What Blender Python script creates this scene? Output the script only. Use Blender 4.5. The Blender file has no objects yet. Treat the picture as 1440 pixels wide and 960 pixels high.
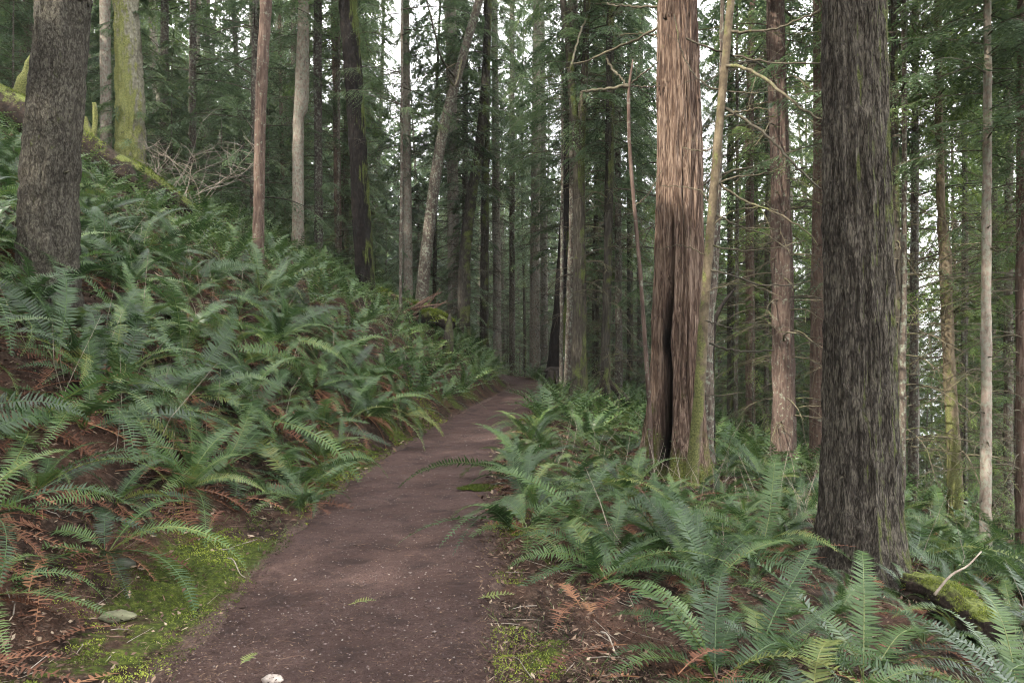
import bpy, math, random
import numpy as np
from mathutils import Vector, Matrix

random.seed(7)
R = np.random.default_rng(11)
S = bpy.context.scene
COL = S.collection
F = 1048.0            # focal length in photograph pixels
EYE = 1.6

# ------------------------------------------------------------------ camera
cam_d = bpy.data.cameras.new("camera")
cam_d.sensor_width = 36
cam_d.lens = 36 * F / 1440
cam_d.clip_start = 0.05
cam_d.clip_end = 9000
cam = bpy.data.objects.new("camera", cam_d)
COL.objects.link(cam)
cam.location = (0, 0, EYE)
cam.rotation_euler = (math.radians(90), 0, 0)
S.camera = cam

# ------------------------------------------------------------------ sky, sun, exposure
SUN_DIR = Vector((-0.60, -0.50, 0.62)).normalized()
W = bpy.data.worlds.new("World")
S.world = W
W.use_nodes = True
nt = W.node_tree
nt.nodes.clear()
out = nt.nodes.new("ShaderNodeOutputWorld")
bg = nt.nodes.new("ShaderNodeBackground")
sky = nt.nodes.new("ShaderNodeTexSky")
sky.sky_type = 'NISHITA'
sky.sun_disc = False
sky.sun_elevation = math.asin(SUN_DIR.z)
sky.sun_rotation = math.atan2(SUN_DIR.x, SUN_DIR.y)
sky.air_density = 1.0
sky.dust_density = 2.0
tc = nt.nodes.new("ShaderNodeTexCoord")
nz = nt.nodes.new("ShaderNodeTexNoise")
nz.inputs['Scale'].default_value = 2.2
nz.inputs['Detail'].default_value = 5
rp = nt.nodes.new("ShaderNodeMapRange")
rp.inputs[1].default_value = 0.35
rp.inputs[2].default_value = 0.65
rp.inputs[3].default_value = 0.78
rp.inputs[4].default_value = 0.98
mx = nt.nodes.new("ShaderNodeMix")
mx.data_type = 'RGBA'
mx.inputs[7].default_value = (9.8, 9.7, 9.9, 1)
nt.links.new(tc.outputs['Generated'], nz.inputs['Vector'])
nt.links.new(nz.outputs['Fac'], rp.inputs[0])
nt.links.new(rp.outputs[0], mx.inputs[0])
nt.links.new(sky.outputs[0], mx.inputs[6])
nt.links.new(mx.outputs[2], bg.inputs['Color'])
bg.inputs['Strength'].default_value = 0.15
nt.links.new(bg.outputs[0], out.inputs[0])

sun_d = bpy.data.lights.new("sun", 'SUN')
sun_d.energy = 2.7
sun_d.angle = math.radians(0.6)
sun_d.color = (1.0, 0.93, 0.82)
sun = bpy.data.objects.new("sun", sun_d)
COL.objects.link(sun)
sun.location = SUN_DIR * 60
sun.rotation_euler = (-SUN_DIR).to_track_quat('-Z', 'Y').to_euler()

S.view_settings.view_transform = 'Standard'
S.view_settings.look = 'None'
S.view_settings.gamma = 1
S.view_settings.exposure = 2.35
S.render.engine = 'CYCLES'
cy = S.cycles
cy.use_denoising = True
cy.max_bounces = 6
cy.diffuse_bounces = 4
cy.glossy_bounces = 2
cy.transmission_bounces = 4
cy.transparent_max_bounces = 4
cy.sample_clamp_indirect = 4
S.cycles.filter_width = 1.1
cy.caustics_reflective = False
cy.caustics_refractive = False

# ------------------------------------------------------------------ noise
def _h(ix, iy, iz, seed):
    n = (ix.astype(np.int64) * 374761393 + iy.astype(np.int64) * 668265263 + iz.astype(np.int64) * 2147483647 + seed * 974711) & 0xffffffff
    n = ((n ^ (n >> 13)) * 1274126177) & 0xffffffff
    n = ((n ^ (n >> 16)) * 2246822519) & 0xffffffff
    n = n ^ (n >> 15)
    return n.astype(np.float64) / 4294967295.0

def vn(x, y, z=0.0, seed=0):
    x = np.asarray(x, float); y = np.asarray(y, float); z = np.asarray(z, float)
    x, y, z = np.broadcast_arrays(x, y, z)
    fx = np.floor(x); fy = np.floor(y); fz = np.floor(z)
    ux = x - fx; uy = y - fy; uz = z - fz
    ux = ux * ux * (3 - 2 * ux); uy = uy * uy * (3 - 2 * uy); uz = uz * uz * (3 - 2 * uz)
    r = 0
    for dz in (0, 1):
        wz = uz if dz else 1 - uz
        for dy in (0, 1):
            wy = uy if dy else 1 - uy
            for dx in (0, 1):
                wx = ux if dx else 1 - ux
                r = r + wx * wy * wz * _h(fx + dx, fy + dy, fz + dz, seed)
    return r * 2 - 1

def fbm(x, y, z=0.0, octv=4, seed=0):
    r = 0; a = 1.0; t = 0
    x = np.asarray(x, float); y = np.asarray(y, float); z = np.asarray(z, float)
    for k in range(octv):
        r = r + a * vn(x * 2 ** k, y * 2 ** k, z * 2 ** k, seed + 17 * k)
        t += a; a *= 0.5
    return r / t

# ------------------------------------------------------------------ mesh helpers
def build_mesh(name, V, faces, mats=(), midx=None, tint=None, smooth=False, extra=None):
    """V (n,3); faces: list of (m,k) int arrays"""
    me = bpy.data.meshes.new(name)
    V = np.asarray(V, np.float32)
    faces = [np.asarray(f, np.int32) for f in faces if len(f)]
    loops = np.concatenate([f.ravel() for f in faces])
    tot = np.concatenate([np.full(len(f), f.shape[1], np.int32) for f in faces])
    start = np.concatenate([[0], np.cumsum(tot)[:-1]]).astype(np.int32)
    me.vertices.add(len(V)); me.vertices.foreach_set("co", V.ravel())
    me.loops.add(len(loops)); me.loops.foreach_set("vertex_index", loops.astype(np.int32))
    me.polygons.add(len(tot))
    me.polygons.foreach_set("loop_start", start)
    me.polygons.foreach_set("loop_total", tot)
    if midx is not None:
        me.polygons.foreach_set("material_index", np.asarray(midx, np.int32))
    me.polygons.foreach_set("use_smooth", np.full(len(tot), bool(smooth)))
    for m in mats:
        me.materials.append(m)
    if tint is not None:
        a = me.attributes.new("tint", 'FLOAT', 'POINT')
        a.data.foreach_set("value", np.asarray(tint, np.float32))
    for k, v in (extra or {}).items():
        a = me.attributes.new(k, 'FLOAT', 'POINT')
        a.data.foreach_set("value", np.asarray(v, np.float32))
    me.update(calc_edges=True)
    return me

class Geo:
    def __init__(s):
        s.V = []; s.T = []; s.f = {3: [], 4: []}; s.m = {3: [], 4: []}; s.n = 0
    def add(s, V, fc, tint=0.5, mat=0):
        V = np.asarray(V, float).reshape(-1, 3)
        fc = np.asarray(fc, int)
        s.V.append(V)
        s.T.append(np.broadcast_to(np.asarray(tint, float), (len(V),)))
        k = fc.shape[1]
        s.f[k].append(fc + s.n); s.m[k].append(np.full(len(fc), mat))
        s.n += len(V)
    def more_faces(s, base, fc, mat=0):
        fc = np.asarray(fc, int); k = fc.shape[1]
        s.f[k].append(fc + base); s.m[k].append(np.full(len(fc), mat))
    def mesh(s, name, mats, smooth=False):
        fs = []; mi = []
        for k in (3, 4):
            if s.f[k]:
                fs.append(np.concatenate(s.f[k])); mi.append(np.concatenate(s.m[k]))
        return build_mesh(name, np.concatenate(s.V), fs, mats, np.concatenate(mi), np.concatenate(s.T), smooth)

def catmull(P, n):
    P = np.asarray(P, float)
    if P.ndim == 1: P = P[:, None]
    if len(P) == 2:
        t = np.linspace(0, 1, n)[:, None]
        return P[0] * (1 - t) + P[1] * t
    Q = np.vstack([2 * P[0] - P[1], P, 2 * P[-1] - P[-2]])
    d = np.linalg.norm(np.diff(P, axis=0), axis=1)
    cum = np.concatenate([[0], np.cumsum(d)])
    s = np.linspace(0, cum[-1], n)
    i = np.clip(np.searchsorted(cum, s, side='right') - 1, 0, len(P) - 2)
    t = ((s - cum[i]) / np.maximum(d[i], 1e-9))[:, None]
    p0, p1, p2, p3 = Q[i], Q[i + 1], Q[i + 2], Q[i + 3]
    return 0.5 * ((2 * p1) + (-p0 + p2) * t + (2 * p0 - 5 * p1 + 4 * p2 - p3) * t ** 2 + (-p0 + 3 * p1 - 3 * p2 + p3) * t ** 3)

def norm(v):
    return v / np.maximum(np.linalg.norm(v, axis=-1, keepdims=True), 1e-9)

def tube(geo, pts, rad, sides=5, tint=0.5, mat=0, cap=True, rough=0.0, seed=0):
    pts = np.asarray(pts, float); n = len(pts)
    rad = np.broadcast_to(np.asarray(rad, float), (n,))
    tan = norm(np.gradient(pts, axis=0))
    mt = norm(tan.mean(0)[None])[0]
    ref = np.array([0, 0, 1.0]) if abs(mt[2]) < 0.75 else np.array([1.0, 0, 0])
    a = norm(np.cross(tan, ref)); b = np.cross(tan, a)
    th = np.linspace(0, 2 * np.pi, sides, endpoint=False)
    rr = rad[:, None] * np.ones(sides)[None]
    if rough:
        i = np.arange(n)[:, None] * np.ones(sides)[None]
        rr = rr * (1 + rough * vn(np.cos(th)[None] * 1.7 + i * .0, np.sin(th)[None] * 1.7, i * .6, seed))
    V = pts[:, None] + rr[..., None] * (np.cos(th)[None, :, None] * a[:, None] + np.sin(th)[None, :, None] * b[:, None])
    i = np.arange(n - 1)[:, None] * sides; j = np.arange(sides)[None]; k = (j + 1) % sides
    q = np.stack([i + j, i + k, i + sides + k, i + sides + j], -1).reshape(-1, 4)
    base = geo.n
    geo.add(V.reshape(-1, 3), q, tint, mat)
    if cap:
        for r0, p, fl in ((0, pts[0], 1), ((n - 1) * sides, pts[-1], 0)):
            b0 = geo.n
            geo.V.append(p[None]); geo.T.append(np.array([float(np.mean(tint))])); geo.n += 1
            jj = np.arange(sides); kk = (jj + 1) % sides
            c = np.full(sides, b0)
            t = np.stack([c, base + r0 + (kk if fl else jj), base + r0 + (jj if fl else kk)], -1)
            geo.f[3].append(t); geo.m[3].append(np.full(sides, mat))

def diamonds(geo, base, d, nrm, ln, wd, tint, mat=0, mid=0.4):
    """pointed leaves; all arrays (n,..)"""
    base = np.asarray(base, float); d = norm(np.asarray(d, float))
    s = norm(np.cross(d, nrm))
    ln = np.broadcast_to(ln, (len(base),))[:, None]; wd = np.broadcast_to(wd, (len(base),))[:, None]
    n = len(base)
    V = np.stack([base, base + d * ln * mid + s * wd * .5, base + d * ln, base + d * ln * mid - s * wd * .5], 1)
    q = np.arange(n * 4).reshape(n, 4)
    geo.add(V.reshape(-1, 3), q, np.repeat(np.broadcast_to(tint, (n,)), 4), mat)

# ------------------------------------------------------------------ material helpers
def M(name):
    m = bpy.data.materials.new(name); m.use_nodes = True
    n = m.node_tree; n.nodes.clear()
    return m, n
def node(n, typ, **kw):
    x = n.nodes.new(typ)
    for k, v in kw.items(): setattr(x, k, v)
    return x
def ramp(n, src, stops):
    r = n.nodes.new("ShaderNodeValToRGB")
    e = r.color_ramp.elements
    while len(e) < len(stops): e.new(0.5)
    for i, (p, c) in enumerate(stops):
        e[i].position = p; e[i].color = (*c, 1)
    if src is not None: n.links.new(src, r.inputs[0])
    return r.outputs[0]
def mapr(n, src, a, b, c=0, d=1):
    r = n.nodes.new("ShaderNodeMapRange")
    for i, v in enumerate((a, b, c, d)): r.inputs[i + 1].default_value = v
    n.links.new(src, r.inputs[0]); return r.outputs[0]
def mixc(n, f, a, b, mode='MIX'):
    x = n.nodes.new("ShaderNodeMix"); x.data_type = 'RGBA'; x.blend_type = mode
    for i, v in ((0, f), (6, a), (7, b)):
        if isinstance(v, (int, float)): x.inputs[i].default_value = v
        elif isinstance(v, tuple): x.inputs[i].default_value = (*v, 1)
        else: n.links.new(v, x.inputs[i])
    return x.outputs[2]
def math_(n, op, a, b=None):
    x = n.nodes.new("ShaderNodeMath"); x.operation = op
    for i, v in ((0, a), (1, b)):
        if v is None: continue
        if isinstance(v, (int, float)): x.inputs[i].default_value = v
        else: n.links.new(v, x.inputs[i])
    return x.outputs[0]
def noise_(n, scale, detail=4, vec=None, rough=0.55):
    x = n.nodes.new("ShaderNodeTexNoise")
    x.inputs['Scale'].default_value = scale; x.inputs['Detail'].default_value = detail; x.inputs['Roughness'].default_value = rough
    if vec is not None: n.links.new(vec, x.inputs['Vector'])
    return x.outputs['Fac']
def mapping(n, sc, loc=(0, 0, 0)):
    t = n.nodes.new("ShaderNodeTexCoord"); mp = n.nodes.new("ShaderNodeMapping")
    mp.inputs['Scale'].default_value = sc; mp.inputs['Location'].default_value = loc
    n.links.new(t.outputs['Object'], mp.inputs['Vector'])
    return mp.outputs[0]
def attr(n, name):
    a = n.nodes.new("ShaderNodeAttribute"); a.attribute_name = name
    return a.outputs['Fac']
def finish(n, color, rough=0.9, bump=None, bstr=0.5, bdist=0.02, spec=0.3, trans=0.0, tcol=None):
    o = n.nodes.new("ShaderNodeOutputMaterial")
    p = n.nodes.new("ShaderNodeBsdfPrincipled")
    if isinstance(color, tuple): p.inputs['Base Color'].default_value = (*color, 1)
    else: n.links.new(color, p.inputs['Base Color'])
    if isinstance(rough, (int, float)): p.inputs['Roughness'].default_value = rough
    else: n.links.new(rough, p.inputs['Roughness'])
    p.inputs['Specular IOR Level'].default_value = spec
    if bump is not None:
        b = n.nodes.new("ShaderNodeBump")
        b.inputs['Strength'].default_value = bstr; b.inputs['Distance'].default_value = bdist
        n.links.new(bump, b.inputs['Height']); n.links.new(b.outputs[0], p.inputs['Normal'])
    last = p.outputs[0]
    if trans:
        t = n.nodes.new("ShaderNodeBsdfTranslucent")
        c = tcol if tcol is not None else color
        if isinstance(c, tuple): t.inputs[0].default_value = (*c, 1)
        else: n.links.new(c, t.inputs[0])
        mxs = n.nodes.new("ShaderNodeMixShader"); mxs.inputs[0].default_value = trans
        n.links.new(last, mxs.inputs[1]); n.links.new(t.outputs[0], mxs.inputs[2]); last = mxs.outputs[0]
    n.links.new(last, o.inputs[0])

def leaf_mat(name, stops, rough=0.5, trans=0.25, spec=0.35, hue=0.12, ngreen=0.35):
    m, n = M(name)
    oi = n.nodes.new("ShaderNodeObjectInfo")
    f = math_(n, 'ADD', attr(n, "tint"), math_(n, 'MULTIPLY', math_(n, 'SUBTRACT', oi.outputs['Random'], 0.5), hue * 2))
    v = mapping(n, (1, 1, 1))
    f = math_(n, 'ADD', f, math_(n, 'MULTIPLY', math_(n, 'SUBTRACT', noise_(n, 0.9, 3, v), 0.5), ngreen * 2))
    c = ramp(n, f, stops)
    hsv = n.nodes.new("ShaderNodeHueSaturation"); n.links.new(c, hsv.inputs['Color'])
    hsv.inputs['Saturation'].default_value = 1.0; hsv.inputs['Value'].default_value = 1.25
    finish(n, c, rough, spec=spec, trans=trans, tcol=hsv.outputs[0])
    return m

def bark_mat(name, lo, mid, hi, sc=(26, 26, 3.5), bstr=0.7, bdist=0.02, moss=0.0, moss_dir=None, moss_top=None, mcol=((.05, .07, .012), (.17, .19, .03)), lichen=0.0, moss_scale=2.2, plates=None):
    m, n = M(name)
    v = mapping(n, sc)
    a = noise_(n, 1.0, 6, v, 0.62)
    v2 = mapping(n, (2.1, 2.1, .9))
    b = noise_(n, 1.3, 4, v2)
    if plates:
        pv = mapping(n, plates)
        r1 = mapr(n, math_(n, 'ABSOLUTE', math_(n, 'SUBTRACT', noise_(n, 1.0, 3, pv, .5), .5)), 0.0, .10)
        pv2 = mapping(n, tuple(c_ * 2.3 for c_ in plates), (4, 2, 9))
        r2 = mapr(n, math_(n, 'ABSOLUTE', math_(n, 'SUBTRACT', noise_(n, 1.0, 2, pv2, .5), .5)), 0.0, .10)
        a = math_(n, 'ADD', math_(n, 'MULTIPLY', a, .62), math_(n, 'ADD', math_(n, 'MULTIPLY', r1, .22), math_(n, 'MULTIPLY', r2, .16)))
    f = math_(n, 'ADD', math_(n, 'MULTIPLY', a, .75), math_(n, 'MULTIPLY', b, .35))
    col = ramp(n, f, [(.36, lo), (.55, mid), (.74, hi)])
    oi = n.nodes.new("ShaderNodeObjectInfo")
    col = mixc(n, 1.0, col, ramp(n, oi.outputs['Random'], [(0, (.8, .8, .82)), (1, (1.15, 1.1, 1.05))]), 'MULTIPLY')
    if lichen:
        lv = mapping(n, (5, 5, 5))
        lf = mapr(n, noise_(n, 2.6, 5, lv, .7), .58 - lichen * .2, .68 - lichen * .2)
        col = mixc(n, math_(n, 'MULTIPLY', lf, .55), col, (.22, .25, .19))
    if moss:
        mv = mapping(n, (moss_scale, moss_scale, moss_scale * .6), (3.1, 1.7, 5))
        mf = noise_(n, 1.0, 6, mv, .68)
        if moss_dir is not None:
            g = n.nodes.new("ShaderNodeNewGeometry")
            d = n.nodes.new("ShaderNodeVectorMath"); d.operation = 'DOT_PRODUCT'
            n.links.new(g.outputs['Normal'], d.inputs[0]); d.inputs[1].default_value = moss_dir
            mf = math_(n, 'ADD', mf, math_(n, 'MULTIPLY', d.outputs['Value'], .28))
        if moss_top is not None:   # more moss near the base
            t = n.nodes.new("ShaderNodeTexCoord"); sx = n.nodes.new("ShaderNodeSeparateXYZ")
            n.links.new(t.outputs['Object'], sx.inputs[0])
            mf = math_(n, 'ADD', mf, mapr(n, sx.outputs[2], 0.0, moss_top, .25, -.05))
        mm = mapr(n, mf, .72 - moss * .45, .84 - moss * .45)
        fine = noise_(n, 40, 4, mapping(n, (1, 1, 1)))
        mc = ramp(n, fine, [(.35, mcol[0]), (.65, mcol[1])])
        col = mixc(n, mm, col, mc)
        a = math_(n, 'ADD', a, math_(n, 'MULTIPLY', mm, math_(n, 'MULTIPLY', fine, .6)))
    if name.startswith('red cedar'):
        col = mixc(n, attr(n, 'hollow_shade'), col, (.006, .005, .004))   # deep shade of the hollow, painted into the bark colour
    finish(n, col, .92, bump=a, bstr=bstr, bdist=bdist, spec=.15)
    return m

BK = {}
BK['fir'] = bark_mat("fir bark", (.018, .014, .011), (.046, .042, .032), (.110, .102, .078), (56, 56, 26), 1.0, .04, plates=(22, 22, 10), moss=.2, lichen=.0, moss_scale=9, mcol=((.04, .045, .015), (.10, .11, .04)))
BK['fir_dark'] = bark_mat("dark hemlock bark", (.022, .018, .015), (.065, .053, .043), (.13, .11, .09), (28, 28, 8), .8, .02, moss=.15, lichen=.35)
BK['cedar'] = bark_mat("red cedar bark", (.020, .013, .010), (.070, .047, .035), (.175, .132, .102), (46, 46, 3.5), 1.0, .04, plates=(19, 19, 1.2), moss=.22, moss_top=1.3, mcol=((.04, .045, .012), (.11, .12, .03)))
BK['bigcedar'] = bark_mat("grey brown cedar bark", (.013, .011, .009), (.040, .035, .028), (.118, .108, .086), (60, 60, 14), 1.0, .045, plates=(22, 22, 4.5), moss=.22, moss_dir=(.95, -.1, 0), mcol=((.035, .042, .014), (.10, .11, .035)), moss_scale=6)
BK['mossy'] = bark_mat("moss covered bark", (.07, .06, .045), (.19, .18, .13), (.33, .33, .25), (14, 14, 12), 1.0, .05, moss=.38, moss_dir=(-.5, -.5, .2), moss_top=6.0, mcol=((.08, .088, .03), (.22, .225, .08)), moss_scale=6)
BK['maple'] = bark_mat("mossy maple bark", (.003, .0026, .0023), (.009, .0075, .0065), (.024, .020, .017), (18, 18, 8), 1.0, .04, moss=.22, moss_dir=(.85, .1, .0), mcol=((.035, .045, .012), (.10, .125, .03)), moss_scale=1.6)
BK['alder'] = bark_mat("smooth alder bark", (.035, .028, .019), (.082, .066, .043), (.15, .125, .085), (12, 12, 9), .5, .01, moss=.12, moss_dir=(-.5, -.5, 0), moss_top=3.5, mcol=((.05, .054, .02), (.12, .125, .045)), moss_scale=7)
BK['pale'] = bark_mat("pale pinkish hemlock bark", (.07, .055, .046), (.17, .14, .115), (.28, .245, .21), (18, 18, 7), .8, .02, moss=.15, lichen=.55)
BK['red'] = bark_mat("reddish brown bark", (.030, .020, .016), (.078, .054, .042), (.145, .11, .088), (28, 28, 4), .9, .02, moss=.16, lichen=.06)
BK['green'] = bark_mat("algae tinted bark", (.013, .011, .009), (.037, .033, .026), (.085, .08, .062), (24, 24, 5), .9, .02, moss=.27, moss_dir=(.4, -.4, 0), mcol=((.045, .055, .018), (.10, .12, .035)))
BK['branch'] = bark_mat("mossy dead branch bark", (.035, .03, .022), (.075, .066, .045), (.14, .13, .085), (20, 20, 20), .4, .01, moss=.40, mcol=((.05, .055, .022), (.15, .165, .055)), moss_scale=2.5)
BK['branch_dark'] = bark_mat("dark bare branch bark", (.022, .02, .016), (.05, .044, .033), (.10, .095, .065), (20, 20, 20), .4, .01, moss=.3, mcol=((.05, .06, .02), (.12, .14, .04)))
BK['rot'] = bark_mat("rotten wood", (.007, .0055, .0045), (.020, .015, .012), (.052, .039, .030), (10, 10, 10), 1.0, .03, moss=.22, moss_dir=(0, 0, .95), mcol=((.055, .068, .02), (.16, .18, .05)), moss_scale=3)
BK['twig'] = bark_mat("pale dry twig", (.12, .10, .08), (.22, .19, .155), (.34, .31, .265), (20, 20, 20), .3, .01)
BK['wood'] = bark_mat("torn splintered wood", (.045, .027, .02), (.13, .082, .06), (.24, .17, .13), (18, 18, 5), .8, .02)

LF = {}
LF['hem'] = leaf_mat("hemlock needles", [(0, (.030, .050, .026)), (.45, (.072, .112, .054)), (.8, (.12, .17, .072)), (1, (.18, .22, .08))], .5, .42, .4)
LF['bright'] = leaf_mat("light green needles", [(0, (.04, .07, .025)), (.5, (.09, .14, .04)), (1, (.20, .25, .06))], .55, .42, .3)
LF['fern'] = leaf_mat("sword fern green", [(0, (.009, .020, .007)), (.35, (.030, .062, .019)), (.7, (.075, .126, .036)), (1, (.16, .17, .045))], .42, .28, .38, hue=.26, ngreen=.12)
LF['dead'] = leaf_mat("dead fern brown", [(0, (.045, .022, .014)), (.5, (.12, .055, .034)), (1, (.24, .13, .07))], .85, .1, .15, hue=.2, ngreen=.1)
LF['shrub'] = leaf_mat("shrub leaves", [(0, (.02, .04, .012)), (.5, (.05, .09, .025)), (1, (.13, .17, .04))], .5, .25, .35)
LF['moss'] = leaf_mat("moss tufts", [(0, (.03, .042, .010)), (.5, (.085, .112, .022)), (1, (.24, .28, .05))], .9, .2, .1, hue=.05, ngreen=.25)
LF['litter'] = leaf_mat("leaf litter", [(0, (.022, .015, .012)), (.45, (.075, .048, .035)), (.8, (.17, .115, .08)), (1, (.30, .24, .17))], .9, .08, .1, ngreen=.15)

# ------------------------------------------------------------------ object helpers
def link(o):
    COL.objects.link(o); return o
def thing(name, label, cat, loc=(0, 0, 0), group=None, rot=None):
    o = bpy.data.objects.new(name, None); link(o)
    o.empty_display_size = .2
    o.location = loc
    if rot is not None: o.rotation_euler = rot
    o['label'] = label; o['category'] = cat
    if group: o['group'] = group
    return o
def part(name, me, parent, loc=(0, 0, 0), rot=(0, 0, 0), sc=(1, 1, 1), label=None, kind=None):
    o = bpy.data.objects.new(name, me); link(o)
    o.parent = parent; o.location = loc; o.rotation_euler = rot; o.scale = sc
    if label: o['label'] = label
    if kind: o['kind'] = kind
    return o
def solid(name, me, label, cat, loc=(0, 0, 0), group=None):
    o = bpy.data.objects.new(name, me); link(o); o.location = loc
    o['label'] = label; o['category'] = cat
    if group: o['group'] = group
    return o
def setting(name, me, kind='structure', label=None, cat=None):
    o = bpy.data.objects.new(name, me); link(o); o['kind'] = kind
    if label: o['label'] = label
    if cat: o['category'] = cat
    return o

# ------------------------------------------------------------------ terrain
PY = np.array([-40, -3, 0, 2, 3.5, 5, 7.6, 10.5, 14, 18, 22, 26, 29, 32, 36, 42, 50, 70, 100, 400.])
PX = np.array([.5, -.3, -.55, -.75, -.87, -.93, -1.07, -.95, -.68, -.22, .28, .62, .45, -.1, -1.4, -3.6, -6, -11, -18, -60.])
PHW = np.array([.8, .8, .8, .8, .80, .78, .80, .76, .74, .72, .70, .66, .62, .6, .6, .6, .6, .6, .6, .6])
_yy = np.linspace(-40, 400, 4401)
_k = np.ones(21) / 21
_cx = np.convolve(np.pad(np.interp(_yy, PY, PX), 10, 'edge'), _k, 'valid')
def path_c(y): return np.interp(y, _yy, _cx)
def path_h(y): return np.interp(y, PY, PHW)
LA_s = [0, .6, 1.2, 3.5, 8, 25, 70, 400]
LA_z = [0, .09, .42, 2.35, 4.9, 12.8, 26, 34]
LB_s = [0, .22, .65, 3.0, 8, 25, 70, 400]
LB_z = [0, .03, .62, 2.45, 5.0, 12.9, 26, 34]
R_s = [0, .5, 4, 8, 60, 90, 130, 400]
R_z = [0, -.01, -.64, -1.85, -19, -25, -33, -38]
def soft(s, xs, zs):
    w = .12
    return (np.interp(s - w, xs, zs) + 2 * np.interp(s, xs, zs) + np.interp(s + w, xs, zs)) / 4
def terr(x, y):
    x = np.asarray(x, float); y = np.asarray(y, float)
    c = path_c(y); h = path_h(y)
    sl = (c - h) - x; sr = x - (c + h)
    wB = np.clip((y - 7.5) / 4.5, 0, 1); wB = wB * wB * (3 - 2 * wB)
    L = soft(np.maximum(sl, 0), LA_s, LA_z) * (1 - wB) + soft(np.maximum(sl, 0), LB_s, LB_z) * wB
    Rr = soft(np.maximum(sr, 0), R_s, R_z)
    z = np.where(sl > 0, L, np.where(sr > 0, Rr, 0))
    off = np.maximum(np.maximum(sl, sr), 0)
    amp = np.clip(off / 1.2, 0, 1)
    z = z + amp * (.10 * fbm(x * .9, y * .9, 0, 3, 3) + .16 * np.clip(off / 4, 0, 2.5) * fbm(x * .25, y * .25, 0, 3, 5))
    z = z + .012 * fbm(x * 3, y * 3, 0, 3, 9) * np.clip(off / .3, 0.25, 1)
    inn = np.clip(-np.maximum(sl, sr) / .12, 0, 1)
    return z - .035 * inn
def gz(x, y): return float(terr(np.array([x]), np.array([y]))[0])
def P(px, py, Y): return np.array([(px - 720) / F * Y, Y, EYE - (py - 480) / F * Y])
def pxx(px, Y): return (px - 720) / F * Y

def graded(lo, hi, a, b, step, growth=1.09):
    mid = list(np.arange(a, b + 1e-6, step))
    u = []; s = step; x = b
    while x < hi: s *= growth; x += s; u.append(min(x, hi))
    d = []; s = step; x = a
    while x > lo: s *= growth; x -= s; d.append(max(x, lo))
    return np.array(d[::-1] + mid + u)
gx = graded(-400, 3200, -5.0, 4.2, .065, 1.05)
gy = graded(-60, 4000, 2.6, 10, .065, 1.035)
X, Yg = np.meshgrid(gx, gy)
Z = terr(X.ravel(), Yg.ravel())
x_, y_ = X.ravel(), Yg.ravel()
near = np.clip(1 - (y_ - 14) / 10, 0, 1)
off = np.maximum((path_c(y_) - path_h(y_)) - x_, x_ - (path_c(y_) + path_h(y_)))
lump = fbm(x_ * 5, y_ * 5, 0, 4, 21) * .05 + np.abs(fbm(x_ * 22, y_ * 22, 0, 2, 22)) * .012
Z = Z + lump * near * np.clip(off / .25, 0, 1)
nx, ny = len(gx), len(gy)
ii = (np.arange(ny - 1)[:, None] * nx + np.arange(nx - 1)[None]).ravel()
quads = np.stack([ii, ii + 1, ii + nx + 1, ii + nx], -1)
left_off = (path_c(y_) - path_h(y_)) - x_
right_off = x_ - (path_c(y_) + path_h(y_))
mz = fbm(x_ * 1.6, y_ * 1.1, 0, 4, 31)
mossA = (1 - .2 * np.clip((y_ - 6.5) / 3, 0, 1)) * np.clip(1.25 - np.abs(left_off - .38) / .5, 0, 1) * (left_off > -.1) * np.clip(.62 + mz * 1.7, 0, 1)
mossB = np.clip(1 - np.abs(right_off - .3) / .5, 0, 1) * np.clip(.05 + mz * 1.2, 0, 1)
mossF = np.clip(.15 + fbm(x_ * .4, y_ * .4, 0, 3, 33) * 1.2, 0, 1) * .6 * (off > 1)
mossW = np.clip(mossA + mossB + mossF, 0, 1)
dirtW = np.clip(1 - off / (.16 + .12 * fbm(x_ * 3, y_ * 3, 0, 2, 35)), 0, 1)

m, n = M("forest floor")
v = mapping(n, (1, 1, 1))
f1 = noise_(n, 14, 8, v, .7); f2 = noise_(n, 1.3, 4, v); f3 = noise_(n, 70, 4, v, .7)
base = ramp(n, f1, [(.32, (.009, .006, .0045)), (.5, (.028, .018, .013)), (.66, (.09, .062, .044)), (.8, (.16, .12, .09))])
base = mixc(n, mapr(n, f2, .45, .65), base, ramp(n, f3, [(.35, (.028, .018, .013)), (.65, (.12, .065, .044))]))
mossc = ramp(n, noise_(n, 24, 6, v, .7), [(.3, (.016, .024, .007)), (.5, (.048, .062, .014)), (.7, (.12, .145, .028))])
mf = mapr(n, math_(n, 'ADD', attr(n, "moss"), math_(n, 'MULTIPLY', math_(n, 'SUBTRACT', noise_(n, 9, 6, v, .7), .5), 1.6)), .46, .70)
base = mixc(n, mf, base, mossc)
dirt = ramp(n, noise_(n, 60, 6, v, .7), [(.3, (.05, .034, .028)), (.7, (.13, .09, .075))])
base = mixc(n, mapr(n, math_(n, 'ADD', attr(n, "dirt"), math_(n, 'MULTIPLY', math_(n, 'SUBTRACT', noise_(n, 12, 5, v), .5), .8)), .35, .75), base, dirt)
finish(n, base, .95, bump=math_(n, 'ADD', f1, f3), bstr=.8, bdist=.03, spec=.1)
MAT_GROUND = m
ground = setting("ground", build_mesh("ground", np.stack([x_, y_, Z], -1), [quads], [m], smooth=True, extra={"moss": mossW, "dirt": dirtW}))

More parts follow.
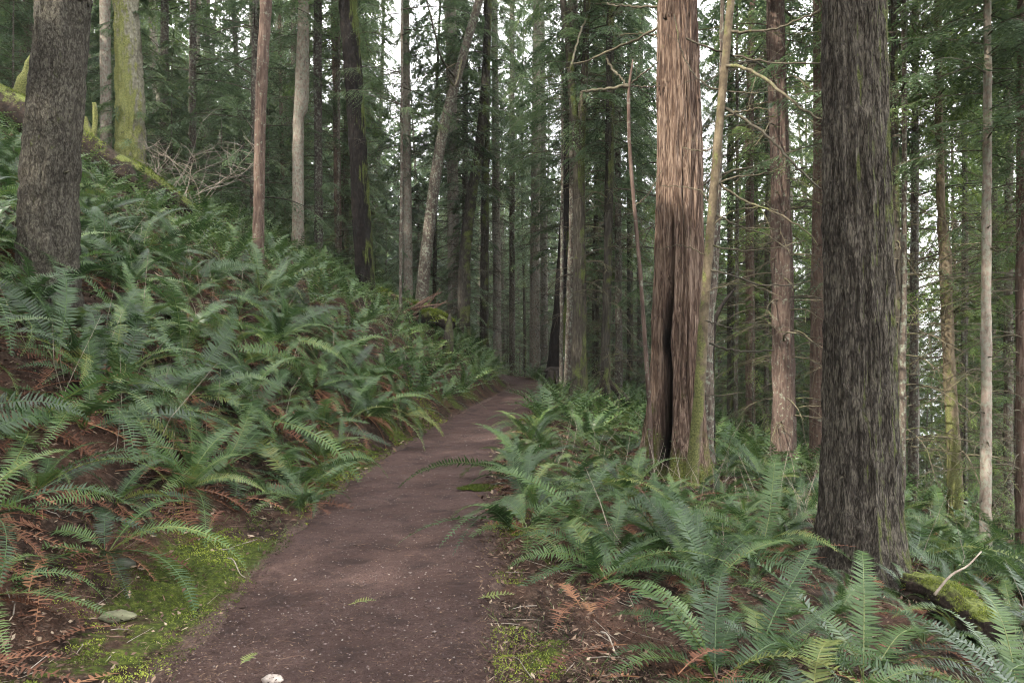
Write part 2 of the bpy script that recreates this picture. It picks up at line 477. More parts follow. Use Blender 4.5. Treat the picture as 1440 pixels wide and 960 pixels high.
# trail
ys = np.concatenate([np.arange(-8, 2.8, .2), np.arange(2.8, 9, .022), np.arange(9, 18, .05), np.arange(18, 46, .12)])
us = np.linspace(-1.22, 1.22, 70)
UU, YY = np.meshgrid(us, ys)
c = path_c(YY); h = path_h(YY)
edge_n = 1 + .17 * fbm(YY * 1.3 + np.sign(UU) * 40, YY * 0 + 3, 0, 4, 41) + .09 * fbm(YY * 6 + np.sign(UU) * 40, YY * 0, 0, 2, 42)
XX = c + UU * h * edge_n
ZZ = .012 - .02 * (1 - np.clip(np.abs(UU), 0, 1) ** 2) + .010 * fbm(XX * 5, YY * 4, 0, 2, 48) + .026 * fbm(XX * 1.8, YY * 1.8, 0, 5, 43) + .010 * fbm(XX * 14, YY * 14, 0, 3, 44) * np.clip(1.4 - YY / 16, 0, 1)
ZZ = ZZ + .004 * vn(XX * 55, YY * 55, 0, 45) * np.clip(1.4 - YY / 10, 0, 1)
ZZ = ZZ - .10 * np.clip((np.abs(UU) - 1.0) / .22, 0, 1) ** 1.2
nyp, nxp = XX.shape
ii = (np.arange(nyp - 1)[:, None] * nxp + np.arange(nxp - 1)[None]).ravel()
m, n = M("packed trail earth")
v = mapping(n, (1, 1, 1))
g1 = noise_(n, 85, 6, v, .75); g2 = noise_(n, 1.4, 5, v); g3 = noise_(n, 260, 3, v, .7); g4 = noise_(n, 22, 5, v, .7)
gg = math_(n, 'ADD', math_(n, 'MULTIPLY', g1, .55), math_(n, 'ADD', math_(n, 'MULTIPLY', g3, .25), math_(n, 'MULTIPLY', g4, .2)))
colp = ramp(n, gg, [(.35, (.022, .014, .012)), (.48, (.064, .039, .033)), (.60, (.112, .073, .063)), (.72, (.22, .165, .135))])
colp = mixc(n, mapr(n, g2, .38, .62, .0, .7), colp, (.048, .028, .023))
vv = mapping(n, (1, 1, 1), (7.3, 2.1, 0))
colp = mixc(n, mapr(n, noise_(n, 3.2, 5, vv, .6), .50, .66, 0, .72), colp, (.026, .017, .015))
finish(n, colp, .9, bump=gg, bstr=1.0, bdist=.03, spec=.15)
setting("path", build_mesh("path", np.stack([XX.ravel(), YY.ravel(), ZZ.ravel()], -1), [np.stack([ii, ii + 1, ii + nxp + 1, ii + nxp], -1)], [m], smooth=True))

# lake below the slope
m, n = M("lake water")
finish(n, (.03, .05, .06), .12, bump=noise_(n, .8, 4, mapping(n, (1, 1, 1))), bstr=.3, bdist=.3, spec=.5)
wx = [70, 3200]; wy = [-300, 4000]
setting("water", build_mesh("water", [(70, -300, -27), (3900, -300, -27), (3900, 6000, -27), (70, 6000, -27)], [np.array([[0, 1, 2, 3]])], [m]))

# ------------------------------------------------------------------ trunks
TRUNKS = []   # (x, y, r) for keeping ferns clear
def trunk_mesh(name, spine, radii, segs, rows, mat, style='fir', amp=1.0, flare=0.35, fh=.5, lobes=5, seed=0, groove=None, closed_top=True):
    """spine in local coords from base to top; radii at the same knots"""
    sp = np.asarray(spine, float)
    d = np.linalg.norm(np.diff(sp, axis=0), axis=1); cum = np.concatenate([[0], np.cumsum(d)])
    # rows denser near the ground
    dense = np.linspace(0, 1, 400)
    fine = catmull(sp, 400)
    dl = np.concatenate([[0], np.cumsum(np.linalg.norm(np.diff(fine, axis=0), axis=1))])
    rows = max(30, int(rows * .72)); s = dl[-1] * np.linspace(0, 1, rows) ** 1.8
    pts = np.stack([np.interp(s, dl, fine[:, k]) for k in range(3)], -1)
    rad = np.interp(s, cum * dl[-1] / cum[-1], radii)
    th = np.linspace(0, 2 * np.pi, segs, endpoint=False)
    T, Sg = np.meshgrid(th, s)
    hh = s[:, None] - .25
    fl = np.exp(-np.maximum(hh, 0) / fh)
    rg = np.random.default_rng(seed)
    lob = 0
    for k in range(lobes):
        ph = rg.uniform(0, 2 * np.pi); wdt = rg.uniform(.3, .6); a_ = rg.uniform(.4, 1.1)
        dd = np.angle(np.exp(1j * (T - ph)))
        lob = lob + a_ * np.exp(-(dd / wdt) ** 2)
    r = rad[:, None] * (1 + flare * fl * (.45 + .7 * lob))
    cx, sy = np.cos(T), np.sin(T)
    r0 = float(np.mean(radii))
    big = fbm(cx * 1.3, sy * 1.3, Sg * .35, 3, seed + 1)
    r = r * (1 + .07 * big)
    if style == 'fir':
        a1 = np.abs(fbm(cx * r0 * 11, sy * r0 * 11, Sg * 3.6, 3, seed + 2))
        a2 = fbm(cx * r0 * 36, sy * r0 * 36, Sg * 13, 2, seed + 3)
        r = r + amp * (.034 * np.clip(a1 * 2.2, 0, .8) + .010 * a2 - .012)
    elif style == 'cedar':
        a1 = 1 - np.abs(vn(cx * r0 * 15, sy * r0 * 15, Sg * 1.0, seed + 2)) * 2
        a2 = 1 - np.abs(vn(cx * r0 * 40 + .5 * vn(cx * 3, sy * 3, Sg * 2, 5), sy * r0 * 40, Sg * 3.2, seed + 3)) * 2
        a3 = vn(cx * r0 * 30, sy * r0 * 30, Sg * 9, seed + 4)
        r = r + amp * (.020 * a1 + .016 * a2 + .008 * a3 - .012)
        # long flutes
        r = r * (1 + .05 * vn(cx * 3.0, sy * 3.0, Sg * .16, seed + 6))
    elif style == 'smooth':
        r = r * (1 + .03 * fbm(cx * 2, sy * 2, Sg * 3, 3, seed + 2)) + amp * .003 * vn(cx * r0 * 40, sy * r0 * 40, Sg * 20, seed + 3)
    if groove is not None:
        for (g_th, g_w, z0, z1, depth) in groove:
            dd = np.angle(np.exp(1j * (T - g_th - .05 * np.sin(Sg * 2.3))))
            zz = np.clip((Sg - z0) / .5, 0, 1) * np.clip((z1 - Sg) / .8, 0, 1)
            wv = g_w * (.75 + .35 * vn(Sg * 1.7, Sg * 0 + 3, 0, seed + 9))
            prof = 1 / (1 + (np.abs(dd) / wv) ** 6)
            r = r - depth * zz * prof
            r = r + .25 * depth * zz * np.exp(-((np.abs(dd) - wv * 1.7) / (wv * .6)) ** 2) * .5
    hollow_shade = np.zeros_like(r)  # mask for the dark shade painted inside the main groove
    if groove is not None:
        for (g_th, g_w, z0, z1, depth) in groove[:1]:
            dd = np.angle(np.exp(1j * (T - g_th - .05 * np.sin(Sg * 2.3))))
            hollow_shade = np.maximum(hollow_shade, np.clip((Sg - z0) / .4, 0, 1) * np.clip((z1 - Sg) / .9, 0, 1) / (1 + (np.abs(dd) / (g_w * .95)) ** 8))
    r = np.maximum(r, .004)
    V = pts[:, None] + np.stack([r * cx, r * sy, np.zeros_like(r)], -1)
    i = np.arange(rows - 1)[:, None] * segs; j = np.arange(segs)[None]; k = (j + 1) % segs
    q = np.stack([i + j, i + k, i + segs + k, i + segs + j], -1).reshape(-1, 4)
    V = V.reshape(-1, 3)
    tp = pts[-1] + np.array([0, 0, .02])
    V = np.vstack([V, tp])
    jj = np.arange(segs); b = (rows - 1) * segs
    t3 = np.stack([b + jj, b + (jj + 1) % segs, np.full(segs, len(V) - 1)], -1)
    return build_mesh(name, V, [q, t3], [mat], smooth=True, extra={'hollow_shade': np.append(hollow_shade.ravel(), 0)} if groove is not None else None)

# ------------------------------------------------------------------ boughs, crowns
def bough(geo, base, az, L, p0, droop, rg, ntw=16, nlf=13, leaf=.075, lw=.022, stem=True, dens=1.0, mat_leaf=0, mat_stem=1, ttint=None):
    """one flat conifer spray: stem, side twigs, little pointed leaves"""
    nseg = 8
    t = np.linspace(0, 1, nseg + 1)
    pitch = p0 - droop * t ** 1.2
    dx = np.cos(pitch) * L / nseg; dz = np.sin(pitch) * L / nseg
    r = np.concatenate([[0], np.cumsum(dx[:-1])]); z = np.concatenate([[0], np.cumsum(dz[:-1])])
    wob = rg.normal(0, .05) * L * t ** 2
    o = np.array([math.cos(az), math.sin(az), 0]); s = np.array([-math.sin(az), math.cos(az), 0])
    pts = base + r[:, None] * o + wob[:, None] * s + z[:, None] * np.array([0, 0, 1])
    if stem:
        tube(geo, pts, (.006 + .007 * L) * (1 - t * .85), 3, .5, mat_stem, cap=False)
    # twigs
    tt = np.repeat(np.linspace(.12, 1.0, ntw), 2) + rg.normal(0, .012, ntw * 2)
    tt = np.clip(tt, .08, 1)
    side = np.tile([1, -1], ntw)
    keep = rg.random(ntw * 2) < dens
    tt, side = tt[keep], side[keep]
    if len(tt) == 0: return
    tl = L * (.36 * (1 - tt) ** .8 + .09) * rg.uniform(.7, 1.2, len(tt))
    bp = np.stack([np.interp(tt, t, pts[:, k]) for k in range(3)], -1)
    fw = rg.uniform(.5, .9, len(tt)); 
    pt = np.interp(tt, t, pitch)
    fwd = np.cos(pt)[:, None] * o + np.sin(pt)[:, None] * np.array([0, 0, 1])
    td = norm(fwd * np.cos(1.05 * fw)[:, None] + s[None] * (side * np.sin(1.05 * fw))[:, None] + np.array([0, 0, -1]) * rg.uniform(.1, .75, len(tt))[:, None])
    # leaves on twigs
    u = np.linspace(.06, 1, nlf)
    U = np.broadcast_to(u[None], (len(tt), nlf))
    sag = (U ** 2 * .25)[..., None] * np.array([0, 0, -1.0]) * tl[:, None, None]
    lp = bp[:, None] + td[:, None] * (U * tl[:, None])[..., None] + sag
    nrm = norm(np.cross(td, s[None] * side[:, None]) + 0 * td)
    up = norm(np.array([0, 0, 1.0])[None] + fwd * rg.uniform(-.1, .5, len(tt))[:, None] + rg.normal(0, .16, (len(tt), 3)))
    ls = norm(np.cross(td, up))
    sgn = np.tile([1, -1], nlf)[:nlf][None, :]
    ang = rg.uniform(.5, 1.0, (len(tt), nlf))
    ld = td[:, None] * np.cos(ang)[..., None] + ls[:, None] * (sgn * np.sin(ang))[..., None] + rg.normal(0, .09, (len(tt), nlf, 3))
    lsz = leaf * rg.uniform(.6, 1.35, (len(tt), nlf)) * (1.15 - .5 * U)
    tn = (.45 if ttint is None else ttint) + rg.normal(0, .12, (len(tt), nlf)) + .22 * (U - .5) + .2 * (np.broadcast_to(tt[:, None], U.shape) - .5)
    nr = norm(up[:, None] + rg.normal(0, .18, (len(tt), nlf, 3)))
    diamonds(geo, lp.reshape(-1, 3), ld.reshape(-1, 3), nr.reshape(-1, 3), lsz.ravel(), lsz.ravel() * (lw / leaf), tn.ravel(), mat_leaf)

def crown_mesh(name, seed, H=18, Rr=2.7, nb=70, leafm=None, ntw=15, nlf=11, leaf=.11, lw=.034, dens=.9, p0=(-.15, .35), droop=(.6, 1.3)):
    rg = np.random.default_rng(seed); g = Geo()
    for k in range(nb):
        t = (k + rg.random()) / nb
        z = H * t
        L = Rr * (1 - t) ** .75 * rg.uniform(.55, 1.15) * (1.0 if t > .12 else .75) + .35
        az = k * 2.4 + rg.normal(0, .4)
        bough(g, np.array([0, 0, z]), az, L, rg.uniform(*p0), rg.uniform(*droop), rg, ntw, nlf, leaf, lw, True, dens, ttint=rg.normal(.45, .13))
    return g.mesh(name, [leafm or LF['hem'], BK['branch_dark']])

CROWN = [crown_mesh("hemlock_crown", 100 + k, H=18, Rr=(2.9, 2.4, 3.3, 2.6)[k], nb=(96, 84, 90, 100)[k], leaf=.15, lw=.05, dens=.88) for k in range(4)]
CROWN_B = [crown_mesh("light_crown", 120 + k, H=18, Rr=(2.9, 2.5)[k], nb=88, leafm=LF['bright'], leaf=.15, lw=.05, dens=.88) for k in range(2)]
CROWN_S = [crown_mesh("sapling_crown", 140 + k, H=6, Rr=(1.7, 1.3)[k], nb=60, ntw=13, nlf=10, leaf=.10, lw=.034) for k in range(2)]
CROWN_SB = [crown_mesh("light_sapling_crown", 150, H=6, Rr=1.6, nb=44, ntw=12, nlf=10, leaf=.075, lw=.024, leafm=LF['bright'])]

def dead_branch(g, base, az, L, rg, pitch=.15, droop=.9, up=.9, r0=.014, twigs=6, sides=4):
    n_ = 10; t = np.linspace(0, 1, n_)
    p = pitch - droop * np.sin(t * np.pi * .8) + up * t ** 2.5 * .6
    dx = np.cos(p) * L / n_; dz = np.sin(p) * L / n_
    r = np.concatenate([[0], np.cumsum(dx[:-1])]); z = np.concatenate([[0], np.cumsum(dz[:-1])])
    o = np.array([math.cos(az), math.sin(az), 0]); s = np.array([-math.sin(az), math.cos(az), 0])
    w = rg.normal(0, .10) * L * t ** 2 + np.cumsum(rg.normal(0, .012, n_)) * L
    pts = base + r[:, None] * o + w[:, None] * s + z[:, None] * np.array([0, 0, 1.0])
    tube(g, pts, r0 * (1 - .8 * t), sides, .5, 0, cap=False)
    for k in range(twigs):
        u = rg.uniform(.25, .95); i = int(u * (n_ - 1))
        d = norm((pts[min(i + 1, n_ - 1)] - pts[max(i - 1, 0)])[None])[0]
        sd = rg.choice([-1, 1])
        q = norm((d * .6 + s * sd * rg.uniform(.4, .9) + np.array([0, 0, rg.uniform(-.5, .35)]))[None])[0]
        l = L * rg.uniform(.12, .38) * (1.1 - u * .5)
        tt = np.linspace(0, 1, 5)[:, None]
        tp = pts[i] + q * l * tt + np.array([0, 0, -.18 * l]) * tt ** 2 + rg.normal(0, .02, (5, 3)) * l * tt
        tube(g, tp, r0 * .42 * (1 - .75 * tt[:, 0]), 3, .5, 0, cap=False)
    return pts

def whorl_mesh(name, seed, z0, z1, nb, L=(1.0, 2.9), mat='branch'):
    rg = np.random.default_rng(seed); g = Geo()
    for k in range(nb):
        dead_branch(g, np.array([0, 0, rg.uniform(z0, z1)]), rg.uniform(0, 6.28), rg.uniform(*L), rg, rg.uniform(-.1, .4), rg.uniform(.3, 1.0), rg.uniform(.4, 1.3), rg.uniform(.010, .019), 7, 3)
    return g.mesh(name, [BK[mat]], True)
WHORL = [whorl_mesh("dead_branches", 160 + k, 1.0, 12, 84, mat=('branch', 'branch', 'branch_dark')[k]) for k in range(3)]

def single_branch(seed, L, mat='branch', **kw):
    rg = np.random.default_rng(seed); g = Geo()
    dead_branch(g, np.zeros(3), 0, L, rg, **kw)
    return g.mesh("branch", [BK[mat]], True)
BR = [single_branch(200 + k, L, mat, pitch=p, droop=d, up=u, r0=r, twigs=t) for k, (L, mat, p, d, u, r, t) in enumerate([
    (1.6, 'branch', .1, .8, 1.2, .013, 7), (2.2, 'branch', .25, .9, 1.3, .016, 9), (1.1, 'branch', .0, .6, .8, .010, 5),
    (1.9, 'branch', .35, 1.2, 1.2, .014, 8), (2.6, 'branch_dark', .3, 1.0, 1.0, .018, 10), (1.4, 'branch_dark', .15, .5, .4, .012, 6),
    (.8, 'branch', .1, .4, .5, .009, 3), (1.2, 'branch_dark', -.2, .6, 1.1, .010, 5)])]
STUB = single_branch(230, .16, 'branch_dark', pitch=.1, droop=.3, up=0, r0=.016, twigs=0)

def crown_on(t, z0, kind, seed, s=1.0, sz=1.0):
    lib = {'d': CROWN, 'b': CROWN_B, 's': CROWN_S, 'sb': CROWN_SB}[kind]
    return part("crown", lib[seed % len(lib)], t, (0, 0, z0), (0, 0, seed * 1.7), (s, s, sz))

# ------------------------------------------------------------------ the trees that can be told apart
# px path from the ground up: [(px, py, Y)], widths in photograph pixels; then the trunk goes on above the frame to height top
def hero(name, label, cat, pts, widths, bark, style, segs, rows, top=24, flare=.3, fh=.5, lobes=5, amp=1.0, seed=0, crown=None, whorl=None, branches=(), stubs=0, groove=None, group=None, sink=.3, lean_cont=.4, wk=.92):
    Y0 = pts[0][2]; bx = pxx(pts[0][0], Y0); bz = gz(bx, Y0)
    root = thing(name, label, cat, (bx, Y0, bz), group)
    sp = [np.array([0, 0, -sink])]; widths = [w_ * wk for w_ in widths]; rd = [widths[0] / 2 * Y0 / F]
    for (a, b_, Y), w in zip(pts[1:], widths[1:]):
        p = P(a, b_, Y) - np.array([bx, Y0, bz]); sp.append(p); rd.append(w / 2 * Y / F)
    d = sp[-1] - sp[-2]; d = d / d[2]
    if top > sp[-1][2] + 1:
        rem = top - sp[-1][2]
        p1 = sp[-1] + (d * lean_cont + np.array([0, 0, 1 - lean_cont])) * rem * .5; p1[2] = sp[-1][2] + rem * .5
        p2 = p1 + (d * lean_cont * .3) * rem * .5; p2[2] = top
        sp += [p1, p2]; rd += [rd[-1] * .7, .03]
    me = trunk_mesh("trunk", sp, rd, segs, rows, BK[bark], style, amp, flare, fh, lobes, seed, groove)
    part("trunk", me, root)
    TRUNKS.append((bx, Y0, rd[0] * (1 + flare * .6)))
    cum = np.array([p[2] for p in sp]); spa = np.array(sp)
    def at(z): return np.array([np.interp(z, cum, spa[:, 0]), np.interp(z, cum, spa[:, 1]), z]), float(np.interp(z, cum, rd))
    if crown:
        for (z0, kind, s, sz) in (crown if isinstance(crown, list) else [crown]):
            p, _ = at(z0); c_ = crown_on(root, z0, kind, seed, s, sz); c_.location = p
    if whorl is not None:
        w = part("dead_branches", WHORL[whorl % 3], root, kind='stuff')
    rg = np.random.default_rng(seed + 500)
    for k, (z, az, sc, idx) in enumerate(branches):
        p, rr = at(z)
        part("branch", BR[idx], root, tuple(p + np.array([math.cos(az), math.sin(az), 0]) * rr * .7), (rg.normal(0, .15), rg.normal(0, .15), az), (sc, sc, sc))
    for k in range(stubs):
        z = rg.uniform(.6, min(top, 10)); az = rg.uniform(-math.pi, 0) ; p, rr = at(z)
        part("branch_stub", STUB, root, tuple(p + np.array([math.cos(az), math.sin(az), 0]) * rr * .9), (0, rg.normal(0, .4), az), (1,) * 3)
    return root, at

def rb(seed, n_, z0, z1, sc=(.6, 1.1), azr=(-3.14, 3.14), idxs=range(8)):
    rg = np.random.default_rng(seed); idxs = list(idxs)
    return [(rg.uniform(z0, z1), rg.uniform(*azr), rg.uniform(*sc), idxs[rg.integers(len(idxs))]) for _ in range(n_)]

hero("fir_tree", "big rough grey brown fir trunk on the fern bank at the far left edge", "tree",
     [(66, 420, 8), (66, 380, 8), (75, 200, 8), (90, 0, 8), (96, -120, 8)], [92, 84, 80, 73, 70], 'fir', 'fir', 140, 280, 24, .18, .35, 5, 1.3, 1, (9, 'd', 1.1, 1), stubs=9, wk=.87)
hero("mossy_spruce_tree", "stout trunk coated in bright yellow green moss behind the fallen log", "tree",
     [(183, 262, 22), (184, 235, 22), (182, 120, 22), (177, 0, 22), (176, -60, 22)], [44, 42, 38, 33, 32], 'mossy', 'fir', 90, 200, 30, .12, .5, 5, 2.2, 3, (9.5, 'd', 1.0, 1), branches=rb(31, 9, 1, 8, (.4, .8)), stubs=22)
hero("hemlock_tree", "slender grey trunk close behind the left side of the mossy trunk", "tree",
     [(150, 250, 25), (149, 200, 25), (148, 0, 25), (148, -60, 25)], [17, 16, 14, 13], 'pale', 'fir', 28, 70, 28, .1, seed=4, crown=(10, 'd', 1, 1), branches=rb(41, 6, 2, 9))
hero("hemlock_tree", "thin bare leaning stem with a curved dark foot rising from the ferns on the bank", "tree",
     [(345, 410, 16), (352, 396, 16), (362, 375, 16), (364, 300, 16), (367, 150, 16), (374, 0, 16), (378, -80, 16)], [26, 22, 17, 16, 16, 17, 16], 'red', 'fir', 48, 160, 24, .15, .3, seed=5, amp=.7, crown=(10, 'd', .9, 1), branches=rb(51, 7, 3.2, 7.5, (.6, 1.2), idxs=(4, 5, 7, 1)))
hero("hemlock_tree", "pale pinkish hemlock trunk with a knotty swelling beside a darker thin one", "tree",
     [(419, 375, 24), (419, 300, 24), (420, 165, 24), (424, 145, 24), (427, 0, 24), (428, -60, 24)], [19, 17, 16, 22, 15, 14], 'pale', 'fir', 32, 110, 28, .15, seed=6, crown=(8.5, 'd', 1, 1), branches=rb(61, 8, 2, 9))
hero("hemlock_tree", "darker thin trunk just to the right of the pale pinkish trunk", "tree",
     [(448, 385, 26), (448, 300, 26), (447, 100, 26), (447, -60, 26)], [12, 12, 12, 11], 'fir_dark', 'fir', 24, 70, 28, .15, seed=7, crown=(9, 'd', 1, 1), whorl=2)
hero("maple_tree", "dark mossy maple trunk leaning to the left above the ferns", "tree",
     [(518, 436, 22), (516, 420, 22), (508, 300, 22), (501, 160, 22), (489, 0, 22), (484, -60, 22)], [36, 33, 31, 30, 32, 32], 'maple', 'fir', 90, 220, 20, .12, .4, 4, 1.3, 8, (8.5, 'd', .9, .7), lean_cont=.8, branches=rb(81, 5, 4, 9, (.5, .9), idxs=(4, 5, 1)), wk=.80)
hero("hemlock_tree", "straight grey trunk between the dark mossy maple and the leaning tree", "tree",
     [(574, 440, 29), (574, 400, 29), (572, 200, 29), (570, -60, 29)], [15, 14, 12, 11], 'pale', 'fir', 28, 80, 28, .15, seed=9, crown=(5, 'd', .8, 1), whorl=2)
lean_t, _ = hero("leaning_tree", "smooth brown tree leaning strongly to the right behind the torn root plate", "tree",
     [(590, 452, 25), (592, 430, 25), (602, 330, 25), (622, 190, 25), (648, 90, 25), (674, 0, 25), (684, -40, 25)], [24, 20, 18, 16, 14, 13, 12], 'fir_dark', 'smooth', 44, 130, 16, .12, .4, seed=10, lean_cont=.8, crown=(11, 'd', .8, .6), branches=rb(101, 10, 6, 12, (.6, 1.2), idxs=(4, 5, 7, 3)))
for k, (px, Y, w, bk, lab, crz) in enumerate([
    (638, 30, 18, 'pale', "thicker grey trunk rising behind the short broken snag post", 7),
    (655, 33, 8, 'fir_dark', "very thin dark stem tight against the right of a thicker grey trunk", 8),
    (681, 31, 13, 'green', "left one of two close grey green trunks standing above the bank ferns", 9),
    (699, 34, 12, 'pale', "right one of two close grey green trunks standing above the bank ferns", 8),
    (720, 40, 9, 'fir_dark', "dark narrow trunk left of the twin trunks at the end of the trail", 6),
    (752, 35, 15, 'pale', "left and thicker of the twin grey trunks where the trail ends", 9),
    (765, 38, 11, 'pale', "right and thinner of the twin grey trunks where the trail ends", 8)]):
    hero("hemlock_tree", lab, "tree", [(px, 500, Y), (px, 400, Y), (px - 2 + k % 3 * 2, 200, Y), (px + (k % 3 - 1) * 4, -40, Y)], [w * 1.1, w, w * .9, w * .8], bk, 'fir', 26, 80, 30, .2, seed=20 + k, crown=(crz, 'd', .8, 1), whorl=k)
hero("mossy_cedar_tree", "dark mossy trunk slanting beside the trail end with a wide mossy foot", "tree",
     [(776, 560, 24), (778, 535, 24), (785, 460, 24), (794, 330, 24), (798, 200, 24), (800, 60, 24)], [30, 24, 20, 17, 12, 8], 'maple', 'cedar', 60, 150, 13, .5, .5, 4, 1, 31, branches=rb(311, 5, 3, 9, idxs=(4, 5, 0)))
ft, _ = hero("cedar_tree", "dark forked cedar with fluted foot standing right of the trail end", "tree",
     [(812, 580, 20), (814, 555, 20), (815, 450, 20), (814, 300, 20), (815, 200, 20), (822, 110, 20), (826, 0, 20), (828, -50, 20)], [34, 28, 24, 21, 19, 11, 10, 9], 'green', 'cedar', 72, 190, 22, .6, .5, 6, 1.2, 32, (7.5, 'd', .9, .8), branches=rb(321, 8, 2, 9, idxs=(4, 5, 0, 3)), wk=.74)
# second stem of the fork
g = Geo(); o0 = np.array(ft.location)
tube(g, catmull([P(813, 205, 20) - o0, P(806, 150, 20) - o0, P(800, 70, 20) - o0, P(790, -20, 20) - o0, P(786, -150, 20) - o0], 26), np.linspace(.12, .06, 26), 12, .5, 0, rough=.2)
part("fork_stem", g.mesh("fork_stem", [BK['green']], True), ft)
hero("cedar_tree", "narrow dark trunk crowding the left side of the forked cedar", "tree",
     [(797, 570, 22), (799, 540, 22), (803, 400, 22), (806, 300, 22), (806, 180, 22), (806, -40, 22)], [14, 12, 12, 12, 11, 9], 'fir_dark', 'cedar', 30, 90, 24, .3, seed=33, crown=(10, 'd', .8, .8))
rt, _ = hero("cedar_tree", "slim trunk perched on spreading mossy stilt roots among the ferns", "tree",
     [(851, 585, 20), (851, 560, 20), (852, 480, 20), (856, 300, 20), (858, 120, 20), (858, -40, 20)], [16, 15, 13, 12, 12, 10], 'green', 'cedar', 36, 110, 24, .5, .4, seed=34, crown=(6.5, 'd', .8, .8), branches=rb(341, 16, 1.2, 9, (.7, 1.2), idxs=(0, 1, 2, 3)), whorl=0)
o0 = np.array(rt.location)
for k, az in enumerate((-2.7, -2.1, -1.2, -.5, .1)):
    g = Geo(); L = (.75, .65, .5, .8, .95)[k]
    d = np.array([math.cos(az), math.sin(az), 0])
    e = o0 + d * L; ze = gz(e[0], e[1]) - o0[2] - .08
    tube(g, catmull([[0, 0, 1.0], d * L * .18 + [0, 0, .75], d * L * .55 + [0, 0, .42], d * L + [0, 0, ze]], 14), np.linspace(.085, .05, 14), 9, .5, 0, rough=.35, seed=k)
    part("root", g.mesh("root", [BK['rot'] if k % 2 else BK['green']], True), rt)

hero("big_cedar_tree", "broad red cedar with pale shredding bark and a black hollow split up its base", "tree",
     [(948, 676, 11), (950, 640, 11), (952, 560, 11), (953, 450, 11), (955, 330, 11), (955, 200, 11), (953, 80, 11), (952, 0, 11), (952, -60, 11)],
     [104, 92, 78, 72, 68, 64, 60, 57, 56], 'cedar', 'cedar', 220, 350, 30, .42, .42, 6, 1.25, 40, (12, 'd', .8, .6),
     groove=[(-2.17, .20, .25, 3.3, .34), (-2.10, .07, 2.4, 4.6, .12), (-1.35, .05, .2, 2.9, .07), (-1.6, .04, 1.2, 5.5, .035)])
hero("cedar_tree", "dark second trunk hugging the right side of the broad red cedar", "tree",
     [(988, 672, 12), (988, 640, 12), (990, 560, 12), (992, 450, 12), (1000, 400, 12.05), (1012, 200, 12.3), (1016, -40, 12.4)], [34, 30, 26, 22, 17, 6, 3], 'fir_dark', 'cedar', 60, 140, 9, .3, .4, seed=41)
ot, _ = hero("alder_tree", "slender mossy yellow green alder slanting up in front of the broad red cedar", "tree",
     [(972, 690, 10.3), (974, 660, 10.3), (983, 560, 10.2), (990, 440, 10.2), (1001, 300, 10.1), (1012, 170, 10.0), (1024, 40, 9.9), (1030, -60, 9.9)], [27, 22, 21, 18, 16, 15, 14, 13], 'alder', 'smooth', 44, 170, 15, .18, .3, 4, 1, 42, (10.5, 'd', .5, .4), wk=.76)
# long arching dead branches of the alder, reaching to the right
o0 = np.array(ot.location)
def px_branch(root, path, w0, w1, mat='branch_dark', label=None, twigs=5, seed=0):
    o = np.array(root.location); g = Geo()
    Q = catmull([P(*p) - o for p in path], 22); n_ = len(Q)
    Ym = np.mean([p[2] for p in path]); r = np.linspace(w0, w1, n_) / 2 * Ym / F
    rg = np.random.default_rng(seed)
    Q[1:-1] += rg.normal(0, .008, (n_ - 2, 3))
    tube(g, Q, r, 6, .5, 0, cap=False, rough=.3, seed=seed)
    for k in range(twigs):
        i = rg.integers(4, n_ - 1); d = norm((Q[i] - Q[i - 1])[None])[0]
        q = norm((d * .5 + rg.normal(0, .6, 3))[None])[0]; l = rg.uniform(.15, .5); tt = np.linspace(0, 1, 5)[:, None]
        tube(g, Q[i] + q * l * tt + np.array([0, 0, -.15 * l]) * tt ** 2, .35 * r[i] * (1 - .7 * tt[:, 0]), 3, .5, 0, cap=False)
    part("branch", g.mesh("branch", [BK[mat]], True), root, label=label)
